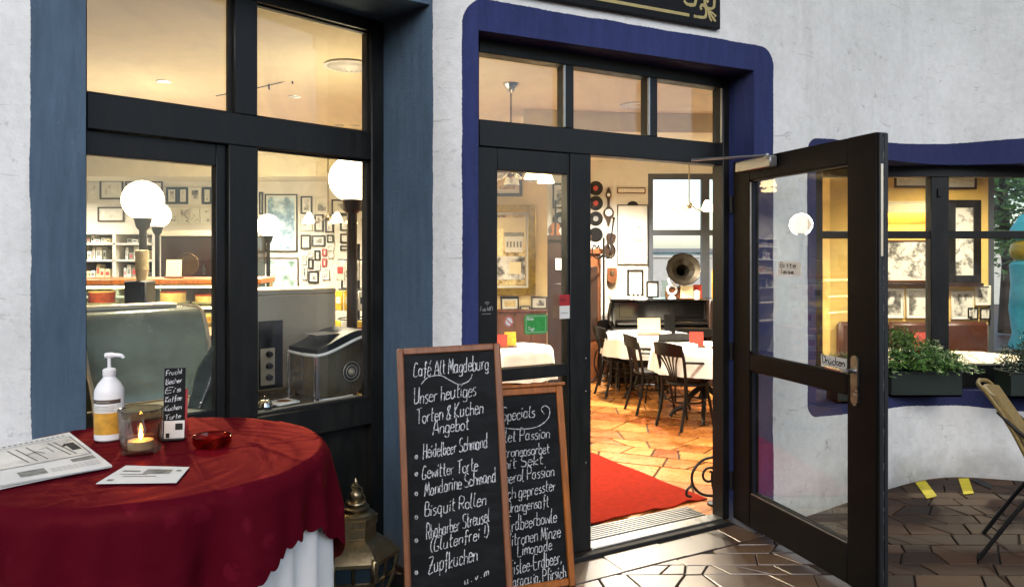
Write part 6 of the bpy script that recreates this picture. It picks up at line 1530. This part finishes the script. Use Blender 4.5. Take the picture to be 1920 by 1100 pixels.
for y, r_ in ((-.008, .017), (dI, .011)): sub(MB().tube([(-.004, y, .0), (-.004, y, hF-.018)], r_, 12), 'chrome_column', 'chrome', im)
sub(MB().tube([(wI-.004, -.006, .015), (wI-.004, -.006, iprof(wI-.004))], .006, 8), 'chrome_column', 'chrome', im)
sub(MB().box(-.003, .0, dI*.48, dI*.52, .02, hF-.03), 'front_seam', 'chrome', im)
fc_ = (FW.s(659, .125)-x0i, -.002, FW.z(659, 696, .125)-zI); sub(MB().lathe([(.0001, 0), (.056, 0), (.056, .004), (.0001, .004)], 28, fc_, Vector((0, -1, 0))), 'fan_grille', 'edge_black', im)
for r_ in (.018, .032, .050): sub(MB().tube([(fc_[0]+r_*cos(k*pi/12), -.007, fc_[2]+r_*sin(k*pi/12)) for k in range(24)], .0016, 5, True), 'grille_ring', 'steel', im)
sub(MB().lathe([(.0001, 0), (.014, 0), (.0001, .004)], 12, (fc_[0], -.006, fc_[2]), Vector((0, -1, 0))), 'fan_hub', 'steel', im)
sub(MB().box(FW.s(632, .13)-x0i, FW.s(633, .13)-x0i, -.002, 0, .03, hB*.85), 'seam', 'chrome', im)
for x in (.03, wI-.03):
    for y in (.03, dI-.03): sub(MB().lathe([(.015, 0), (.013, .016)], 10, (x, y, -.001)), 'foot', 'rubber', im)
# small things on the counter: dish, bell, cable
ds = thing('serving_dish', 'small square white dish with a brown pattern on the counter', 'dish', FW.w(X(541, .12), .125, .833), FW.rz+.1); sub(MB().box(-.06, .065, -.008, .10, .004, .016, .004), 'dish', 'white_plastic', ds); sub(MB().lathe([(.0001, .0163), (.034, .0163), (.034, .0172), (.0001, .0172)], 20, (.008, .045, 0)), 'print', 'brown_wood', ds); sub(MB().lathe([(.012, 0), (.01, .004)], 10, (0, .04, 0)), 'foot', 'white_plastic', ds)
bl = thing('counter_bell', 'small chrome counter bell beside the white dish', 'bell', FW.w(X(497, .13), .13, .833), FW.rz); sub(MB().lathe([(.0001, .0), (.036, .0), (.034, .008), (.02, .01)], 20), 'base', 'dark_plastic', bl); sub(MB().lathe([(.034, .012), (.031, .03), (.018, .043), (.0001, .046)], 20), 'dome', 'chrome', bl); sub(MB().lathe([(.004, .045), (.004, .058), (.0001, .06)], 8), 'button', 'chrome', bl)
cb_ = MB().tube(cr([FW.w(X(590, .11), .115, .837), FW.w(X(620, .11), .108, .837), FW.w(X(650, .11), .108, .837), FW.w(X(662, .12), .124, .837)], 5), .004, 6).build('power_cable', 'white_plastic'); tag(cb_, 'white power cable lying on the counter before the ice maker', 'cable')
# rack of yellow bags and hats behind the bronze lamp post
rk = thing('display_rack', 'wire rack of yellow and patterned packets behind the bronze lamp post', 'rack', (L(672, 5.6), 5.6, FZ)); b = MB(); b.tube([(0, 0, 0), (0, 0, 1.62)], .012, 8); b.lathe([(.2, 0), (.19, .02), (.02, .03)], 20); sub(b, 'pole', 'iron', rk)
for k in range(5): sub(MB().tube([(.15*cos(a_*pi/8), .15*sin(a_*pi/8), .62+.22*k) for a_ in range(16)], .005, 5, True), 'ring', 'iron', rk)
j = 0
for k in range(5):
    for q in range(5):
        a_ = -pi/2+(q-2)*.62+.15*k; t = thing('packet', f'{ORD[q]} hanging packet on the {("lowest", "second", "third", "fourth", "topmost")[k]} rack ring', 'packet', (rk.location.x+.165*cos(a_), 5.6+.165*sin(a_), FZ+.62+.22*k-.15), a_+pi/2, 'packets on the wire rack')
        sub(MB().box(-.045, .045, -.008, .008, 0, .145, .004), 'bag', rc.choice(('yellow_print', 'yellow_print', 'print_line', 'photo_grey', 'cake')), t); sub(MB().box(-.03, .03, -.0095, -.0082, .05, .10), 'bag_label', rc.choice(('ink', 'mat_white', 'red_label')), t)
# ------------------------------------------------------------------ outside beyond the rear windows
def leafy(nm, label, loc, H, R, n, seed, m='leaf'):
    r = random.Random(seed); t = thing(nm, label, 'tree', loc); b = MB(); b.tube([(0, 0, 0), (.05, 0, H*.3), (-.03, .04, H*.6), (0, 0, H*.85)], [.14, .11, .08, .03], 8)
    for k in range(6): a_ = k*1.05; b.tube([(0, 0, H*(.35+.07*k)), (R*.4*cos(a_), R*.4*sin(a_), H*(.5+.07*k)), (R*.7*cos(a_), R*.7*sin(a_), H*(.58+.06*k))], [.05, .035, .012], 6)
    sub(b, 'trunk', 'bark', t); lv = MB(); cl = [(Vector((r.gauss(0, R*.45), r.gauss(0, R*.45), H*.62+r.gauss(0, H*.17))), r.uniform(.25, .6)) for _ in range(42)]
    for k in range(n):
        c_, rad = r.choice(cl); d = Vector((r.gauss(0, 1), r.gauss(0, 1), r.gauss(0, 1))).normalized()*rad*r.random()**.4; p_ = c_+d
        a = Vector((r.gauss(0, 1), r.gauss(0, 1), r.gauss(0, .6))).normalized(); e = a.orthogonal().normalized(); s = r.uniform(.05, .10)
        lv.add([p_-a*s, p_+e*s*.5, p_+a*s, p_-e*s*.5], [(0, 1, 2, 3)])
    o = lv.build('crown', m, t, 0, recalc=False); return t
leafy('street_tree', 'green leafy tree outside the alcove window', (L(1885, 15), 15, 0), 4.6, 1.3, 5200, 3)
tq = thing('ceramic_column', 'turquoise ceramic column with a yellow ball outside the alcove window', 'column', (L(1928, 12), 12, 0))
sub(MB().lathe([(.0001, 0), (.26, 0), (.28, .1), (.22, .3), (.27, .7), (.24, 1.1), (.26, 1.42), (.18, 1.48)], 24), 'shaft', 'turquoise', tq); sub(MB().lathe([(.18, 1.48), (.24, 1.54), (.26, 1.64), (.24, 1.74), (.16, 1.80)], 24), 'ball', 'yellow_ceramic', tq); sub(MB().lathe([(.16, 1.80), (.25, 1.88), (.25, 1.98), (.12, 2.2), (.0001, 2.26)], 24), 'cap', 'turquoise', tq)
gw = thing('garden_wall', 'pale garden wall across the yard beyond the alcove window', 'wall', (12, 24, 0)); sub(MB().box(-8, 8, 0, .3, 0, 1.5), 'wall', 'pale_render', gw); sub(MB().box(-8.05, 8.05, -.05, .35, 1.5, 1.58), 'coping', 'pale_render', gw)
fb = thing('far_building', 'pale building across the street behind the piano window', 'building', (4.2, 30, 0)); sub(MB().box(-9, 9, 0, 8, 0, 1.7), 'wall', 'pale_render', fb); sub(MB().box(-9.2, 9.2, -.3, 8.2, 1.7, 1.85), 'roof', 'grey_label', fb)
for k in range(7): sub(MB().box(-7.6+2.3*k, -6.2+2.3*k, -.03, .01, .2, .9), 'window', 'dark_glass', fb); sub(MB().box(-7.8+2.3*k, -6.0+2.3*k, -.7, -.02, 1.0, 1.45), 'awning', 'awning_blue', fb)
